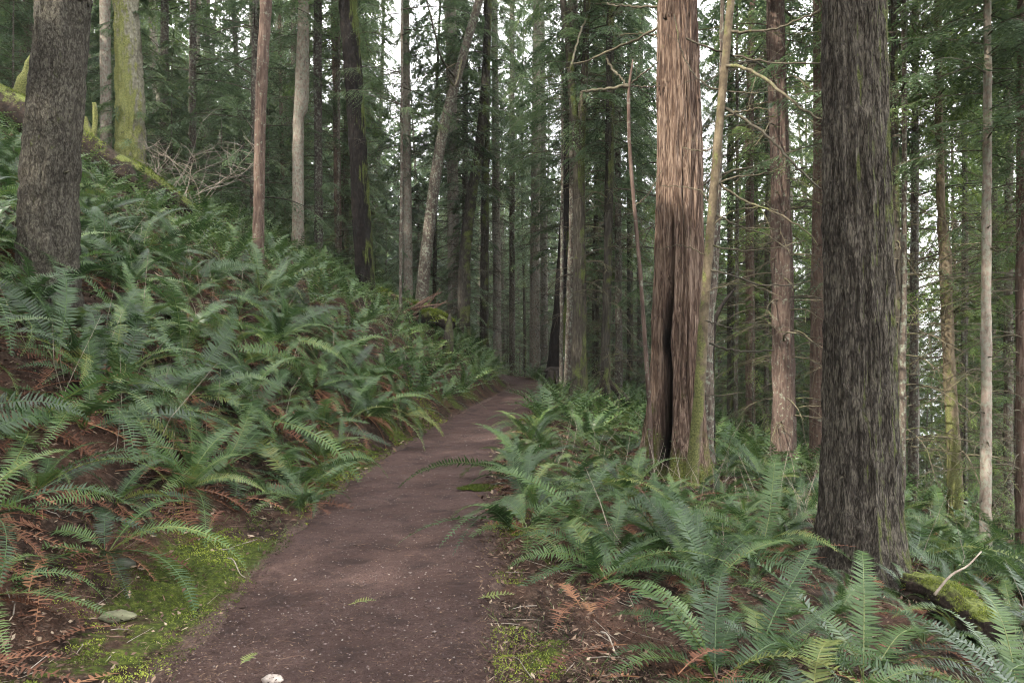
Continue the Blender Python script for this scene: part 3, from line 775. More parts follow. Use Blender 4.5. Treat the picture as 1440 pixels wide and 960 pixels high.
for k, b in enumerate([
    ([(1022, 93, 9.9), (1045, 95, 9.7), (1072, 108, 9.5), (1103, 133, 9.2), (1135, 158, 9.0), (1158, 168, 8.8)], 6, 2.5, 'branch'),
    ([(1018, 152, 10), (1045, 167, 9.9), (1082, 193, 9.6), (1110, 222, 9.4), (1137, 252, 9.2), (1165, 275, 9.0)], 5, 2, 'branch_dark'),
    ([(1008, 255, 10.1), (1043, 280, 10), (1093, 300, 9.8), (1130, 322, 9.6), (1150, 345, 9.5)], 4.5, 1.6, 'branch'),
    ([(965, 54, 10), (993, 67, 10), (1017, 73, 10), (1060, 84, 9.8), (1100, 89, 9.6), (1160, 89, 9.4)], 3, 2.2, 'branch_dark'),
    ([(1026, 45, 9.9), (1045, 46, 9.8), (1085, 42, 9.7), (1118, 30, 9.6), (1150, 16, 9.5)], 4.5, 2, 'branch'),
    ([(1000, 380, 10.1), (1030, 388, 10), (1065, 398, 9.9), (1100, 402, 9.8), (1140, 395, 9.7)], 3.5, 1.6, 'branch_dark'),
    ([(998, 482, 10.2), (1020, 490, 10.1), (1050, 495, 10), (1088, 492, 9.9)], 4, 2.2, 'branch_dark'),
    ([(1018, 130, 10), (990, 118, 10.1), (968, 92, 10.2), (955, 60, 10.2), (948, 20, 10.2)], 2.5, 1.2, 'branch_dark'),
    ([(1000, 320, 10.1), (1025, 300, 10), (1060, 292, 9.9), (1095, 296, 9.8)], 2.5, 1.2, 'branch'),
    ([(996, 360, 10.1), (960, 345, 10.3), (925, 350, 10.4)], 2, 1, 'branch'),
    ([(1010, 205, 10.1), (985, 212, 10.2), (960, 208, 10.3)], 2.5, 1.2, 'branch'),
    ([(1020, 128, 10), (1042, 131, 9.9), (1070, 130, 9.8), (1092, 128, 9.7)], 2.4, 1, 'branch'),
    ([(1014, 165, 10), (1040, 158, 9.9), (1068, 152, 9.8), (1090, 158, 9.7)], 2.4, 1, 'branch'),
    ([(1005, 262, 10.1), (1030, 250, 10), (1062, 246, 9.9), (1100, 236, 9.8), (1125, 225, 9.8)], 3, 1.2, 'branch'),
    ([(1002, 300, 10.1), (1040, 318, 10), (1080, 332, 9.9), (1110, 352, 9.8)], 3, 1.2, 'branch'),
    ([(1000, 345, 10.1), (1040, 352, 10), (1090, 348, 9.9), (1135, 338, 9.8)], 3, 1.2, 'branch'),
    ([(995, 410, 10.1), (1030, 400, 10), (1060, 402, 9.9), (1100, 418, 9.8)], 2.6, 1.2, 'branch'),
    ([(992, 450, 10.1), (1030, 462, 10), (1065, 458, 9.9)], 2.6, 1.2, 'branch_dark'),
    ([(985, 555, 10.2), (1015, 556, 10.1), (1045, 552, 10)], 2.6, 1.2, 'branch_dark'),
    ([(1004, 290, 10.1), (985, 270, 10.2), (960, 262, 10.3), (930, 262, 10.4)], 2.2, 1, 'branch')]):
    px_branch(ot, b[0], b[1], b[2], b[3], seed=700 + k)
hero("cedar_tree", "tall straight reddish trunk with a fluted foot between the alder and the biggest trunk", "tree",
     [(1101, 690, 15), (1102, 650, 15), (1102, 560, 15), (1100, 400, 15), (1097, 250, 15), (1092, 80, 15), (1090, -40, 15)], [42, 36, 32, 30, 27, 25, 24], 'red', 'cedar', 80, 230, 26, .28, .45, 5, 1.0, 43, (9.5, 'd', 1, 1), branches=rb(431, 14, 2.5, 8.3, (.9, 1.6), idxs=(0, 1, 2, 4, 5)), whorl=0)
hero("hemlock_tree", "plain reddish trunk half hidden along the left side of the biggest trunk", "tree",
     [(1150, 690, 18), (1149, 600, 18), (1150, 400, 18), (1152, 200, 18), (1151, -40, 18)], [24, 22, 20, 17, 16], 'red', 'fir', 44, 130, 28, .2, seed=44, amp=.6, crown=(10, 'd', 1, 1), whorl=2)
hero("biggest_cedar_tree", "biggest trunk, dark grey and deeply fissured, in the ferns on the lower slope", "tree",
     [(1208, 810, 7), (1210, 770, 7), (1211, 700, 7), (1211, 560, 7), (1208, 400, 7), (1204, 220, 7), (1201, 60, 7), (1200, -60, 7), (1199, -200, 7)],
     [136, 122, 116, 109, 102, 96, 92, 90, 88], 'bigcedar', 'cedar', 240, 430, 24, .42, .45, 6, 1.25, 45, (9, 'd', 1.1, 1), branches=[(3.4, -.3, .35, 2), (4.2, -2.8, .3, 6)], stubs=3, wk=.83)
hero("hemlock_tree", "dark narrow trunk pressed against the right side of the biggest trunk", "tree",
     [(1264, 700, 14), (1263, 640, 14), (1262, 400, 14), (1259, 200, 14), (1257, -40, 14)], [12, 11, 10, 10, 9], 'green', 'fir', 30, 110, 24, .2, seed=46, crown=(8, 'b', .7, .8), whorl=0)
hero("snag_tree", "knobbly mossy pale trunk with stubby side branches on the right hand slope", "tree",
     [(1344, 715, 15), (1343, 680, 15), (1337, 560, 15), (1332, 450, 15), (1328, 340, 15), (1324, 310, 15), (1320, 150, 15), (1318, -40, 15)], [24, 20, 17, 16, 17, 12, 10, 8], 'alder', 'fir', 40, 150, 20, .25, seed=47, amp=.8, crown=(8, 'b', .8, .8), branches=rb(471, 16, 1.0, 7.5, (.5, 1.0), idxs=(0, 1, 2, 3, 6)), whorl=1)
hero("hemlock_tree", "straight slim pinkish grey trunk with dark stubs nearest the right edge", "tree",
     [(1386, 760, 11.5), (1386, 700, 11.5), (1387, 560, 11.5), (1387, 400, 11.5), (1388, 240, 11.5), (1389, 60, 11.5), (1389, -60, 11.5)], [17, 15.5, 15, 13.5, 12, 10, 9], 'pale', 'fir', 40, 150, 18, .15, seed=48, amp=.7, crown=(6.2, 'd', .7, .55), branches=rb(481, 12, 1.5, 5.2, (.5, 1.0), idxs=(0, 1, 2, 3)), stubs=16)
for k, (px, Y, w, bk, lab) in enumerate([
    (1055, 21, 13, 'red', "dim reddish trunk standing left of the tall straight reddish trunk"),
    (1027, 24, 9, 'green', "dim greenish trunk deep behind the slanting alder"),
    (1078, 23, 7, 'fir_dark', "thin black stem close to the left of the tall straight reddish trunk"),
    (1287, 17, 9, 'pale', "faint slim trunk between the biggest trunk and the knobbly mossy one"),
    (1436, 12.5, 14, 'red', "brown trunk cut off by the right edge of the view"),
    (1418, 19, 12, 'fir_dark', "dark trunk behind the slim pinkish grey one near the right edge"),
    (870, 27, 10, 'fir_dark', "dark thin trunk between the stilt rooted tree and the red cedar"),
    (886, 31, 9, 'green', "pale green thin trunk between the stilt rooted tree and the red cedar"),
    (838, 30, 10, 'green', "mossy thin trunk glimpsed between the forked cedar and stilt rooted tree"),
    (900, 36, 9, 'fir_dark', "dark far trunk just left of the broad red cedar")]):
    hero("hemlock_tree", lab, "tree", [(px, 600, Y), (px, 450, Y), (px + k % 3 - 1, 200, Y), (px - (k % 3 - 1) * 3, -40, Y)], [w * 1.1, w, w * .9, w * .8], bk, 'fir', 26, 80, 28, .2, seed=60 + k, crown=(7 + k % 3, 'b' if px > 1250 else 'd', .8, .9), whorl=k)
# thin crooked sapling left of the cedar, with mossy arms
st, _ = hero("alder_sapling", "thin crooked sapling with peeling ochre bark just left of the broad cedar", "tree",
     [(918, 640, 10.6), (914, 590, 10.6), (907, 480, 10.6), (900, 380, 10.7), (891, 280, 10.8), (885, 200, 10.8), (884, 140, 10.8), (885, 118, 10.8), (890, 85, 10.8)], [8, 7, 6.5, 6, 6, 5.5, 5.5, 4, 2.5], 'red', 'smooth', 16, 120, 1, .1, seed=49)
for k, b in enumerate([
    ([(884, 122, 10.8), (860, 124, 10.8), (835, 127, 10.8), (818, 129, 10.8)], 5, 3.5, 'branch'),
    ([(818, 129, 10.8), (818, 140, 10.8), (819, 150, 10.8)], 3, 1.5, 'branch'),
    ([(884, 122, 10.8), (868, 105, 10.9), (858, 92, 11), (852, 83, 11)], 3.5, 3, 'branch'),
    ([(886, 120, 10.8), (905, 122, 10.9), (928, 122, 10.9)], 2.5, 1.8, 'branch_dark'),
    ([(888, 118, 10.8), (902, 105, 10.7), (925, 88, 10.6)], 2.5, 1.8, 'branch_dark'),
    ([(893, 290, 10.8), (912, 272, 10.8), (930, 240, 10.8)], 2.2, 1.2, 'branch')]):
    px_branch(st, b[0], b[1], b[2], b[3], twigs=2, seed=730 + k)
# mossy limb high over the trail, hanging into view from the tree above
for k, (tree_, b) in enumerate([(ft, ([(826, 20, 20), (812, 60, 17), (803, 92, 14.5)], 3, 2.5)), (ot, ([(948, 8, 11), (905, 10, 11.3), (862, 8, 11.6), (855, 5, 11.8)], 3.5, 2.5)),
                     (ot, ([(940, 55, 10.9), (905, 48, 11.2), (872, 50, 11.4)], 3, 1.5)), (ot, ([(948, 25, 10.9), (915, 45, 11.1), (880, 62, 11.3), (850, 75, 11.5), (820, 88, 11.6), (803, 91, 11.6), (803, 103, 11.6)], 4, 2.5)),
                     (lean_t, ([(640, 110, 25), (620, 80, 23), (612, 50, 22), (600, 0, 21)], 4, 2.5)), (lean_t, ([(650, 80, 25), (640, 120, 23.5), (628, 100, 23), (640, 90, 23)], 3, 2))]):
    px_branch(tree_, b[0], b[1], b[2], 'branch', twigs=4, seed=760 + k)
# mossy bracket branches over the trail, top centre
g = Geo()

# ------------------------------------------------------------------ background trees
BGT = []
for k in range(5):
    rg = np.random.default_rng(300 + k)
    sp = [[0, 0, -.4], [rg.normal(0, .08), rg.normal(0, .08), 6], [rg.normal(0, .2), rg.normal(0, .2), 14], [rg.normal(0, .3), rg.normal(0, .3), 28]]
    BGT.append(trunk_mesh("far_trunk", sp, [.20, .17, .13, .02], 18, 46, BK[('fir_dark', 'pale', 'green', 'red', 'fir_dark')[k]], 'fir', 1.0, .3, .5, 4, 310 + k))
herox = [(a, b) for a, b, r_ in TRUNKS]
bgpos = []
rg = np.random.default_rng(77)
def in_sun_gap(x, y, rad=3.0):
    # keep a clear lane from the upper part of the broad cedar towards the sun
    c0 = P(952, 150, 11); d = np.array([SUN_DIR.x, SUN_DIR.y]); d = d / np.linalg.norm(d)
    q = np.array([x - c0[0], y - c0[1]]); al = q @ d
    return al > 0 and abs(q @ np.array([-d[1], d[0]])) < rad and al < 62
tries = 0
while len(bgpos) < 185 and tries < 9000:
    tries += 1
    u = rg.random()
    Y = 17 + 70 * u ** .75
    x = rg.uniform(-.78 * Y - 4, .78 * Y + 4)
    px = 720 + F * x / Y
    if 90 < px < 1010 and Y < 27: continue
    if px <= 90 and Y < 20: continue
    if abs(x - path_c(Y)) < 1.7: continue
    if 512 < px < 612 and rg.random() < .4: continue
    if 1272 < px < 1335 and rg.random() < .80: continue
    if 700 < px < 770 and Y < 45: continue
    md = 1.5 + Y * .028
    if any((x - a) ** 2 + (Y - b) ** 2 < md * md for a, b in bgpos): continue
    if any((x - a) ** 2 + (Y - b) ** 2 < 1.6 ** 2 for a, b in herox): continue
    bgpos.append((x, Y))
zone_lab = [("slender conifer among many on the wooded hillside behind the fern bank", "conifers on the wooded hillside behind the fern bank"),
            ("slender conifer among many in the dim forest beyond the end of the trail", "conifers in the dim forest beyond the trail end"),
            ("slender conifer among many on the bright slope falling away to the right", "conifers on the bright slope falling away to the right")]
LMK = [(66, "the big rough fir at the left"), (182, "the bright mossy trunk"), (262, "the bare pale shrub"), (364, "the curved foot stem"), (419, "the knotty pink trunk"),
       (505, "the dark leaning maple"), (574, "the straight grey trunk"), (610, "the strongly leaning tree"), (690, "the twin trunks above the bank"), (757, "the twin trunks at the trail end"),
       (813, "the dark forked cedar"), (855, "the stilt rooted tree"), (950, "the broad red cedar"), (1005, "the slanting mossy alder"), (1100, "the straight reddish trunk"),
       (1150, "the half hidden reddish trunk"), (1210, "the biggest trunk"), (1333, "the knobbly mossy trunk"), (1387, "the slim pinkish trunk"), (1436, "the trunk cut by the frame")]
def con_label(px, Y, w=None, what="conifer"):
    q, nm = min(LMK, key=lambda t: abs(t[0] - px))
    side = "just behind" if abs(q - px) < 9 else ("left of" if px < q else "right of")
    dep = "nearer" if Y < 34 else ("deeper" if Y < 55 else "faint far off")
    th = "" if w is None else ("thin " if w < .65 else ("middling " if w < 1.0 else "stout "))
    return f"{dep} {th}{what} seen {side} {nm}"
for k, (x, Y) in enumerate(bgpos):
    px = 720 + F * x / Y
    zi = 0 if px < 540 else (1 if px < 1000 else 2)
    w = rg.uniform(.45, 1.0) if rg.random() < .7 else rg.uniform(1.0, 1.6)
    lab_ = con_label(px, Y, w); t = thing("conifer_tree", lab_, "tree", (x, Y, gz(x, Y)), lab_)
    hs = np.clip((5 + .47 * Y + rg.uniform(-1, 4)) / 28, .55, 1.15)
    part("trunk", BGT[k % 5], t, (0, 0, 0), (rg.normal(0, .028), rg.normal(0, .028), rg.uniform(0, 6)), (w, w, hs))
    z0 = rg.uniform(1.2, 6.5) if zi != 1 else rg.uniform(1.5, 7.5)
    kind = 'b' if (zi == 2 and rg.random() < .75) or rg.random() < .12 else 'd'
    s = rg.uniform(.8, 1.3)
    crown_on(t, z0, kind, int(rg.integers(0, 99)), s, (28 * hs - z0 + 1) / 18)
    part("dead_branches", WHORL[k % 3], t, (0, 0, -.2), (0, 0, k), (1, 1, 1), kind='stuff')
# saplings and understory hemlocks
sap = []
tries = 0
while len(sap) < 85 and tries < 3000:
    tries += 1
    Y = rg.uniform(15, 42); x = rg.uniform(-.75 * Y, .75 * Y); px = 720 + F * x / Y
    if 330 < px < 1010 and Y < 29: continue
    if px < 330 and Y < 21: continue
    if 1290 > px > 1010 and Y < 20: continue
    if abs(x - path_c(Y)) < 2.2: continue
    if 520 < px < 600 and rg.random() < .6: continue
    if any((x - a) ** 2 + (Y - b) ** 2 < 4 for a, b in sap): continue
    sap.append((x, Y))
for k, (x, Y) in enumerate(sap):
    px = 720 + F * x / Y; zi = 0 if px < 540 else (1 if px < 1000 else 2)
    lab_ = con_label(px, Y, None, "bushy young hemlock"); t = thing("young_hemlock", lab_, "tree", (x, Y, gz(x, Y)), lab_)
    s = rg.uniform(.6, 1.25)
    g = Geo(); tube(g, [[0, 0, -.2], [0, 0, 3], [.03, 0, 6.2]], [.045, .03, .006], 6, .5, 0)
    if k == 0: sapt = g.mesh("sapling_trunk", [BK['fir_dark']], True)
    part("trunk", sapt, t, sc=(s, s, s))
    kind = 'sb' if zi == 2 and rg.random() < .6 else 's'
    crown_on(t, .3 * s, kind, k, s, s * .98)

# large low foliage close on the right: a hemlock whose boughs hang into the view
BLIB = {}
def bough_tree(label, x, y, boughs, seed, r=.16, leafm='hem', top=16, name="hemlock_tree", leaf=.06, lw=.018, group=None):
    z = gz(x, y)
    t = thing(name, label, "tree", (x, y, z), group)
    part("trunk", trunk_mesh("trunk", [[0, 0, -.3], [.05, 0, top * .5], [0, 0, top]], [r, r * .7, .02], 30, 90, BK['fir_dark'], 'fir', .7, .2, .4, 4, seed), t)
    rg = np.random.default_rng(seed)
    big = leaf > .075
    for (zz, az, L, p0, dr) in boughs:
        key = (leafm, big, int(rg.integers(9)))
        if key not in BLIB:
            g = Geo(); L0 = 2.4; k_ = key[2] / 8
            bough(g, np.zeros(3), 0, L0, .33 - .35 * k_, .5 + .5 * ((key[2] * 3) % 9) / 8, rg, ntw=25, nlf=15, leaf=.088 if big else .062, lw=.027 if big else .019, dens=.93, ttint=rg.normal(.44, .1))
            BLIB[key] = (g.mesh("bough", [LF[leafm], BK['branch_dark']]), L0)
        me, L0 = BLIB[key]; q = L / L0
        part("bough", me, t, (0, 0, zz - z), (rg.normal(0, .12), 0, az), (q, q, q))
    TRUNKS.append((x, y, r))
    return t
rg2 = np.random.default_rng(5)
for q_, (bx_, by_, z0_, z1_, n__, lf_, lab_) in enumerate([
    (8.4, 11.0, 4.3, 8.2, 24, 'hem', "hemlock with dark sprays high between the biggest trunk and the right edge"),
    (11.2, 13.4, 3.6, 9.2, 30, 'hem', "dense dark hemlock filling the upper right corner of the wood"),
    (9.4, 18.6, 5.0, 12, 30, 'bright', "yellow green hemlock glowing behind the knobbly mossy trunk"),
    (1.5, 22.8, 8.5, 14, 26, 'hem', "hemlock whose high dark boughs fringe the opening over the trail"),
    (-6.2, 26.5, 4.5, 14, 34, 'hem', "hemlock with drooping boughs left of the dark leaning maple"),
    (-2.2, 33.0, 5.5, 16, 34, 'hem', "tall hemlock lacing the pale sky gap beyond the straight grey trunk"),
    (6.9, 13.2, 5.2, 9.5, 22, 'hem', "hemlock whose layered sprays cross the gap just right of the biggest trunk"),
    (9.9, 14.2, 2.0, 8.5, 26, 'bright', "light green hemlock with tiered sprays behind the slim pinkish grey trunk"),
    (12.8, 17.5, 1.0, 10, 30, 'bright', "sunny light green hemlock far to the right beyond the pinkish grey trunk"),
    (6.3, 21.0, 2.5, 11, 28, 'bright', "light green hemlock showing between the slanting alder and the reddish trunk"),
    (4.6, 23.5, 3.0, 12, 28, 'hem', "drooping hemlock in the gap right of the slanting alder"),
    (2.9, 30.5, 5.5, 13, 26, 'hem', "drooping hemlock hanging above the end of the trail")]):
    bough_tree(lab_, bx_, by_, [(rg2.uniform(z0_, z1_), rg2.uniform(0, 6.28), rg2.uniform(1.5, 2.9), rg2.uniform(-.05, .3), rg2.uniform(.5, 1.0)) for _ in range(n__)], 181 + q_, r=.06, leafm=lf_, leaf=.085, lw=.026, top=z1_ + 5)
bough_tree("hemlock just outside the right edge with dark feathery boughs hanging into view", 9.6, 10.5,
           [(rg2.uniform(3.4, 7.2), math.pi + rg2.uniform(-.75, .75), rg2.uniform(2.2, 3.4), rg2.uniform(-.05, .35), rg2.uniform(.5, .95)) for _ in range(20)], 81)
bough_tree("slim hemlock behind the biggest trunk with layered drooping boughs to its right", 8.6, 16.0,
           [(rg2.uniform(2.4, 9.5), rg2.uniform(0, 6.28), rg2.uniform(1.4, 2.8), rg2.uniform(0, .35), rg2.uniform(.5, .95)) for _ in range(30)], 82, leafm='hem', r=.1)
bough_tree("young hemlock with light green drooping boughs far down the right slope", 11.5, 19.0,
           [(rg2.uniform(.5, 9), rg2.uniform(0, 6.28), rg2.uniform(1.4, 2.8), rg2.uniform(0, .35), rg2.uniform(.5, .95)) for _ in range(34)], 83, leafm='bright', r=.1)
bough_tree("hemlock with dark drooping boughs filling the upper gap left of the red cedar", 2.2, 26.0,
           [(rg2.uniform(6, 13), rg2.uniform(0, 6.28), rg2.uniform(1.6, 3.2), rg2.uniform(0, .35), rg2.uniform(.5, .95)) for _ in range(36)], 84, r=.13, leaf=.09, lw=.027, top=19)
bough_tree("hemlock with heavy dark boughs standing uphill behind the curved foot stem", -8.3, 24.0,
           [(rg2.uniform(5, 14), rg2.uniform(0, 6.28), rg2.uniform(1.8, 3.4), rg2.uniform(0, .35), rg2.uniform(.5, .95)) for _ in range(44)], 85, r=.14, leaf=.09, lw=.027, top=20)
bough_tree("hemlock with dense boughs rising behind the fallen log and pale shrub", -11.6, 27.0,
           [(rg2.uniform(6.5, 16), rg2.uniform(0, 6.28), rg2.uniform(1.8, 3.6), rg2.uniform(0, .35), rg2.uniform(.5, .95)) for _ in range(46)], 86, r=.14, leaf=.09, lw=.027, top=21)
bough_tree("hemlock reaching thin sprays over the trail left of the leaning tree", -3.15, 21.0,
           [(rg2.uniform(7.5, 11.5), rg2.uniform(0, 6.28), rg2.uniform(1.2, 2.4), rg2.uniform(0, .35), rg2.uniform(.5, .95)) for _ in range(16)], 87, r=.05, leaf=.07, lw=.02, top=15)

# trees around and behind the viewer, which shade the trail
for k in range(400):
    x = rg.uniform(-42, 9); y = rg.uniform(-38, 14)
    if y > -2 and abs(x) < .8 * max(y, 0) + 4.2: continue
    if abs(x) < 3.0: continue
    if in_sun_gap(x, y, 3.2): continue
    if any((x - a) ** 2 + (y - b) ** 2 < 5.0 ** 2 for a, b in bgpos): continue
    if any((x - a) ** 2 + (y - b) ** 2 < 9 for a, b in herox): continue
    bgpos.append((x, y))
    t = thing("conifer_tree", "tall conifer of the same forest beside and behind the viewer", "tree", (x, y, gz(x, y)), "conifers around and behind the viewer")
    s = rg.uniform(1.0, 1.4)
    part("trunk", BGT[k % 5], t, sc=(s, s, 1))
    z0 = rg.uniform(5, 9)
    crown_on(t, z0, 'd', k, s, (29 - z0) / 18)
print("background trees", len(bgpos))

for d_, s_ in ((12.5, 0), (16, 1.2), (17, -1.4), (21, .3)):  # hemlocks added out of view, height set to shade the cedar's lower trunk
    q = np.array([2.4, 11.0]) + np.array([SUN_DIR.x, SUN_DIR.y]) / math.hypot(SUN_DIR.x, SUN_DIR.y) * d_ + np.array([.64, -.77]) * s_
    zt = 3.3 + SUN_DIR.z / math.hypot(SUN_DIR.x, SUN_DIR.y) * d_; zb = gz(*q); H = zt - zb
    t = thing("young_hemlock", "added half grown hemlock out of view at the left, shading the lower cedar", "tree", (q[0], q[1], zb), "added half grown hemlocks shading the lower cedar")
    part("trunk", BGT[0], t, sc=(.6, .6, H / 28)); crown_on(t, .5, 'd', 3, .85, (H - .5) / 18)

# far wood: too far to tell the trees apart
g = Geo(); rg = np.random.default_rng(91)
for k in range(640):
    Y = rg.uniform(80, 150); x = rg.uniform(-.85 * Y, .85 * Y); px = 720 + F * x / Y
    if 1265 < px < 1335 and rg.random() < .9: continue
    if 515 < px < 605 and rg.random() < .2: continue
    z = gz(x, Y); H = rg.uniform(22, 34) if px < 1100 else rg.uniform(16, 26)
    tube(g, [[x, Y, z - 1], [x, Y, z + H]], [.25, .03], 5, .5, 1, cap=False)
    n_ = 200; t = rg.random(n_) ** 1.0; a = rg.uniform(0, 6.28, n_); rr = 3.2 * (1 - t) ** .7 * rg.uniform(.3, 1, n_)
    p = np.stack([x + np.cos(a) * rr, Y + np.sin(a) * rr, z + 2 + t * (H - 2)], -1)
    d = np.stack([np.cos(a), np.sin(a), rg.uniform(-.8, .1, n_)], -1)
    diamonds(g, p, d, norm(rg.normal(0, 1, (n_, 3)) + np.array([0, 0, 1.])), rg.uniform(.8, 2.0, n_), rg.uniform(.3, .75, n_), rg.normal(.5, .2, n_), 0)
w = setting("far_wood", g.mesh("far_wood", [LF['hem'], BK['fir_dark']]), 'stuff', "hazy mass of distant conifers closing the view behind the nearer trunks", "forest")

# ------------------------------------------------------------------ sword ferns
def frond_geo(g, L, p0, p1, rg, az=0.0, base=(0, 0, 0), npin=42, wid=.105, tint=.45, mat=0, stem_mat=1, curl=0.0, ragged=0.0, n_=18, wcap=.0155):
    t = np.linspace(0, 1, n_)
    pitch = p0 + (p1 - p0) * t ** 1.15
    dr = np.cos(pitch) * L / (n_ - 1); dz = np.sin(pitch) * L / (n_ - 1)
    r = np.concatenate([[0], np.cumsum(dr[:-1])]); z = np.concatenate([[0], np.cumsum(dz[:-1])])
    o = np.array([math.cos(az), math.sin(az), 0.0]); s = np.array([-math.sin(az), math.cos(az), 0.0])
    lat = curl * L * t ** 2 + rg.normal(0, .02) * L * np.sin(t * 5 + rg.uniform(0, 6))
    z = z + rg.normal(0, .02) * L * np.sin(t * 4 + rg.uniform(0, 6)) * t
    pts = np.asarray(base) + r[:, None] * o + lat[:, None] * s + z[:, None] * np.array([0, 0, 1.0])
    tube(g, pts, .0042 * (1.15 - t) * (L / .9) ** .5, 3, tint + .35, stem_mat, cap=False)
    tan = norm(np.gradient(pts, axis=0))
    tp = np.linspace(.13, .995, npin)
    prof = np.clip((tp - .08) / .16, 0, 1) ** .6 * np.clip((1.02 - tp) / .50, 0, 1) ** .62
    for sd in (1, -1):
        tq = np.clip(tp + sd * .25 / npin, 0, 1)
        b = np.stack([np.interp(tq, t, pts[:, k]) for k in range(3)], -1)
        T = norm(np.stack([np.interp(tq, t, tan[:, k]) for k in range(3)], -1))
        N = norm(np.cross(s[None], T)); N = np.where(N[:, 2:3] < 0, -N, N)
        Sd = norm(np.cross(N, T)) * sd
        Sd = np.where((Sd @ s * sd)[:, None] < 0, -Sd, Sd)
        ln = wid * prof * rg.uniform(.88, 1.1, npin)
        if ragged: ln = ln * np.where(rg.random(npin) < ragged, rg.uniform(.1, .6, npin), 1)
        lift = rg.normal(.22, .10, npin)[:, None]; fw = rg.normal(.22, .07, npin)[:, None]
        D = norm(Sd + N * lift + T * fw)
        tw = norm(T + N * rg.normal(.15, .12, npin)[:, None])
        w = np.minimum(wcap, L / npin * .62) * (.55 + .45 * prof)[:, None]
        l = ln[:, None]
        droop = np.array([0, 0, -1.0]) * l * .10
        v0 = b - tw * w * .35; v1 = b + tw * w * .75
        v2 = b + D * l * .55 + tw * w * .62 + droop * .3; v3 = b + D * l * .55 - tw * w * .22 + droop * .3
        v4 = b + D * l + tw * w * .5 + droop
        V = np.stack([v0, v1, v2, v3, v4], 1)
        i = np.arange(npin)[:, None] * 5
        bse = g.n
        tn = tint + rg.normal(0, .06, npin) 
        g.add(V.reshape(-1, 3), (i + np.array([[0, 1, 2, 3]])), np.repeat(tn, 5), mat)
        g.more_faces(bse, i + np.array([[3, 2, 4]]), mat)
    return g

def frond_mesh(seed, L, p0, p1, dead=False, curl=0.0, npin=44, wid=.10, tint=.45):
    g = Geo(); rg = np.random.default_rng(seed)
    frond_geo(g, L, p0, p1, rg, npin=npin, wid=wid, curl=curl, tint=tint, ragged=.35 if dead else .02)
    m_ = LF['dead'] if dead else LF['fern']
    return g.mesh("dead_frond" if dead else "frond", [m_, m_])
FR = []
for k in range(22):
    rg_ = np.random.default_rng(400 + k)
    steep = k % 4
    p0 = (1.25, 1.0, .8, .55)[steep] + rg_.normal(0, .06); p1 = (.0, -.5, -.85, -.95)[steep] + rg_.normal(0, .25)
    FR.append((frond_mesh(420 + k, rg_.uniform(.82, 1.12), p0, p1, curl=rg_.normal(0, .17), wid=rg_.uniform(.078, .108), tint=rg_.normal(.45, .12)), steep))
DF = [frond_mesh(460 + k, .7, (.2, 0, -.1, .1)[k], (-1.1, -1.3, -.9, -.6)[k], True, curl=(.1, -.1, .15, -.2)[k], npin=26, wid=.075, tint=(.3, .5, .6, .4)[k]) for k in range(4)]

def clump_mesh(seed, nf=14, npin=24, n_=12, wcap=.022, nd=4):
    g = Geo(); rg = np.random.default_rng(seed)
    for k in range(nf):
        steep = rg.random()
        frond_geo(g, rg.uniform(.75, 1.1), .5 + .75 * steep, -.75 + .7 * steep, rg, az=k * 6.283 / nf + rg.normal(0, .25), npin=npin, n_=n_, wcap=wcap, wid=rg.uniform(.08, .11), tint=rg.normal(.45, .13), curl=rg.normal(0, .07))
    for k in range(nd):
        frond_geo(g, .6, rg.uniform(-.1, .3), -1.1, rg, az=rg.uniform(0, 6.28), npin=14, n_=6, wid=.08, tint=.5, mat=2, stem_mat=2, ragged=.3)
    return g.mesh("fern", [LF['fern'], LF['fern'], LF['dead']])
CL = [clump_mesh(480 + k) for k in range(6)]

def slope_frame(x, y, w=.45):
    e = .35
    nx_ = -(gz(x + e, y) - gz(x - e, y)) / (2 * e) * w; ny_ = -(gz(x, y + e) - gz(x, y - e)) / (2 * e) * w
    nv = Vector((nx_, ny_, 1)).normalized()
    return Vector((0, 0, 1)).rotation_difference(nv)
fern_sites = []
def make_fern(x, y, size, seed, label, group=None, nf=None, fronds=None, dead=5, tilt=.45):
    rg = np.random.default_rng(seed)
    t = thing("sword_fern", label, "fern", (x, y, gz(x, y) - .02), group)
    t.rotation_mode = 'QUATERNION'; t.rotation_quaternion = slope_frame(x, y, tilt)
    t.scale = (size,) * 3
    if fronds is None:
        nf = nf or int(rg.integers(13, 20)); a0 = rg.uniform(0, 6.28); bias = rg.uniform(0, 6.28)
        for k in range(nf):
            me, st_ = FR[rg.integers(len(FR))]
            part("frond", me, t, (0, 0, rg.uniform(0, .05)), (rg.normal(0, .36), rg.normal(0, .10), a0 + k * 2.4 + rg.normal(0, .45)), (rg.uniform(.55, 1.15) * (1 + .12 * math.cos(a0 + k * 2.4 - bias)),) * 3)
    else:
        for (az, sc, kind) in fronds:
            cand = [m_ for m_, s_ in FR if s_ == kind]
            part("frond", cand[rg.integers(len(cand))], t, (0, 0, .02), (rg.normal(0, .12), 0, az), (sc,) * 3)
    for k in range(dead):
        part("dead_frond", DF[rg.integers(4)], t, (0, 0, .06), (rg.normal(0, .3), 0, rg.uniform(0, 6.28)), (rg.uniform(.7, 1.15),) * 3)
    fern_sites.append((x, y, size))

def ang(x0, y0, px, py, Y):
    q = P(px, py, Y); return math.atan2(q[1] - y0, q[0] - x0)
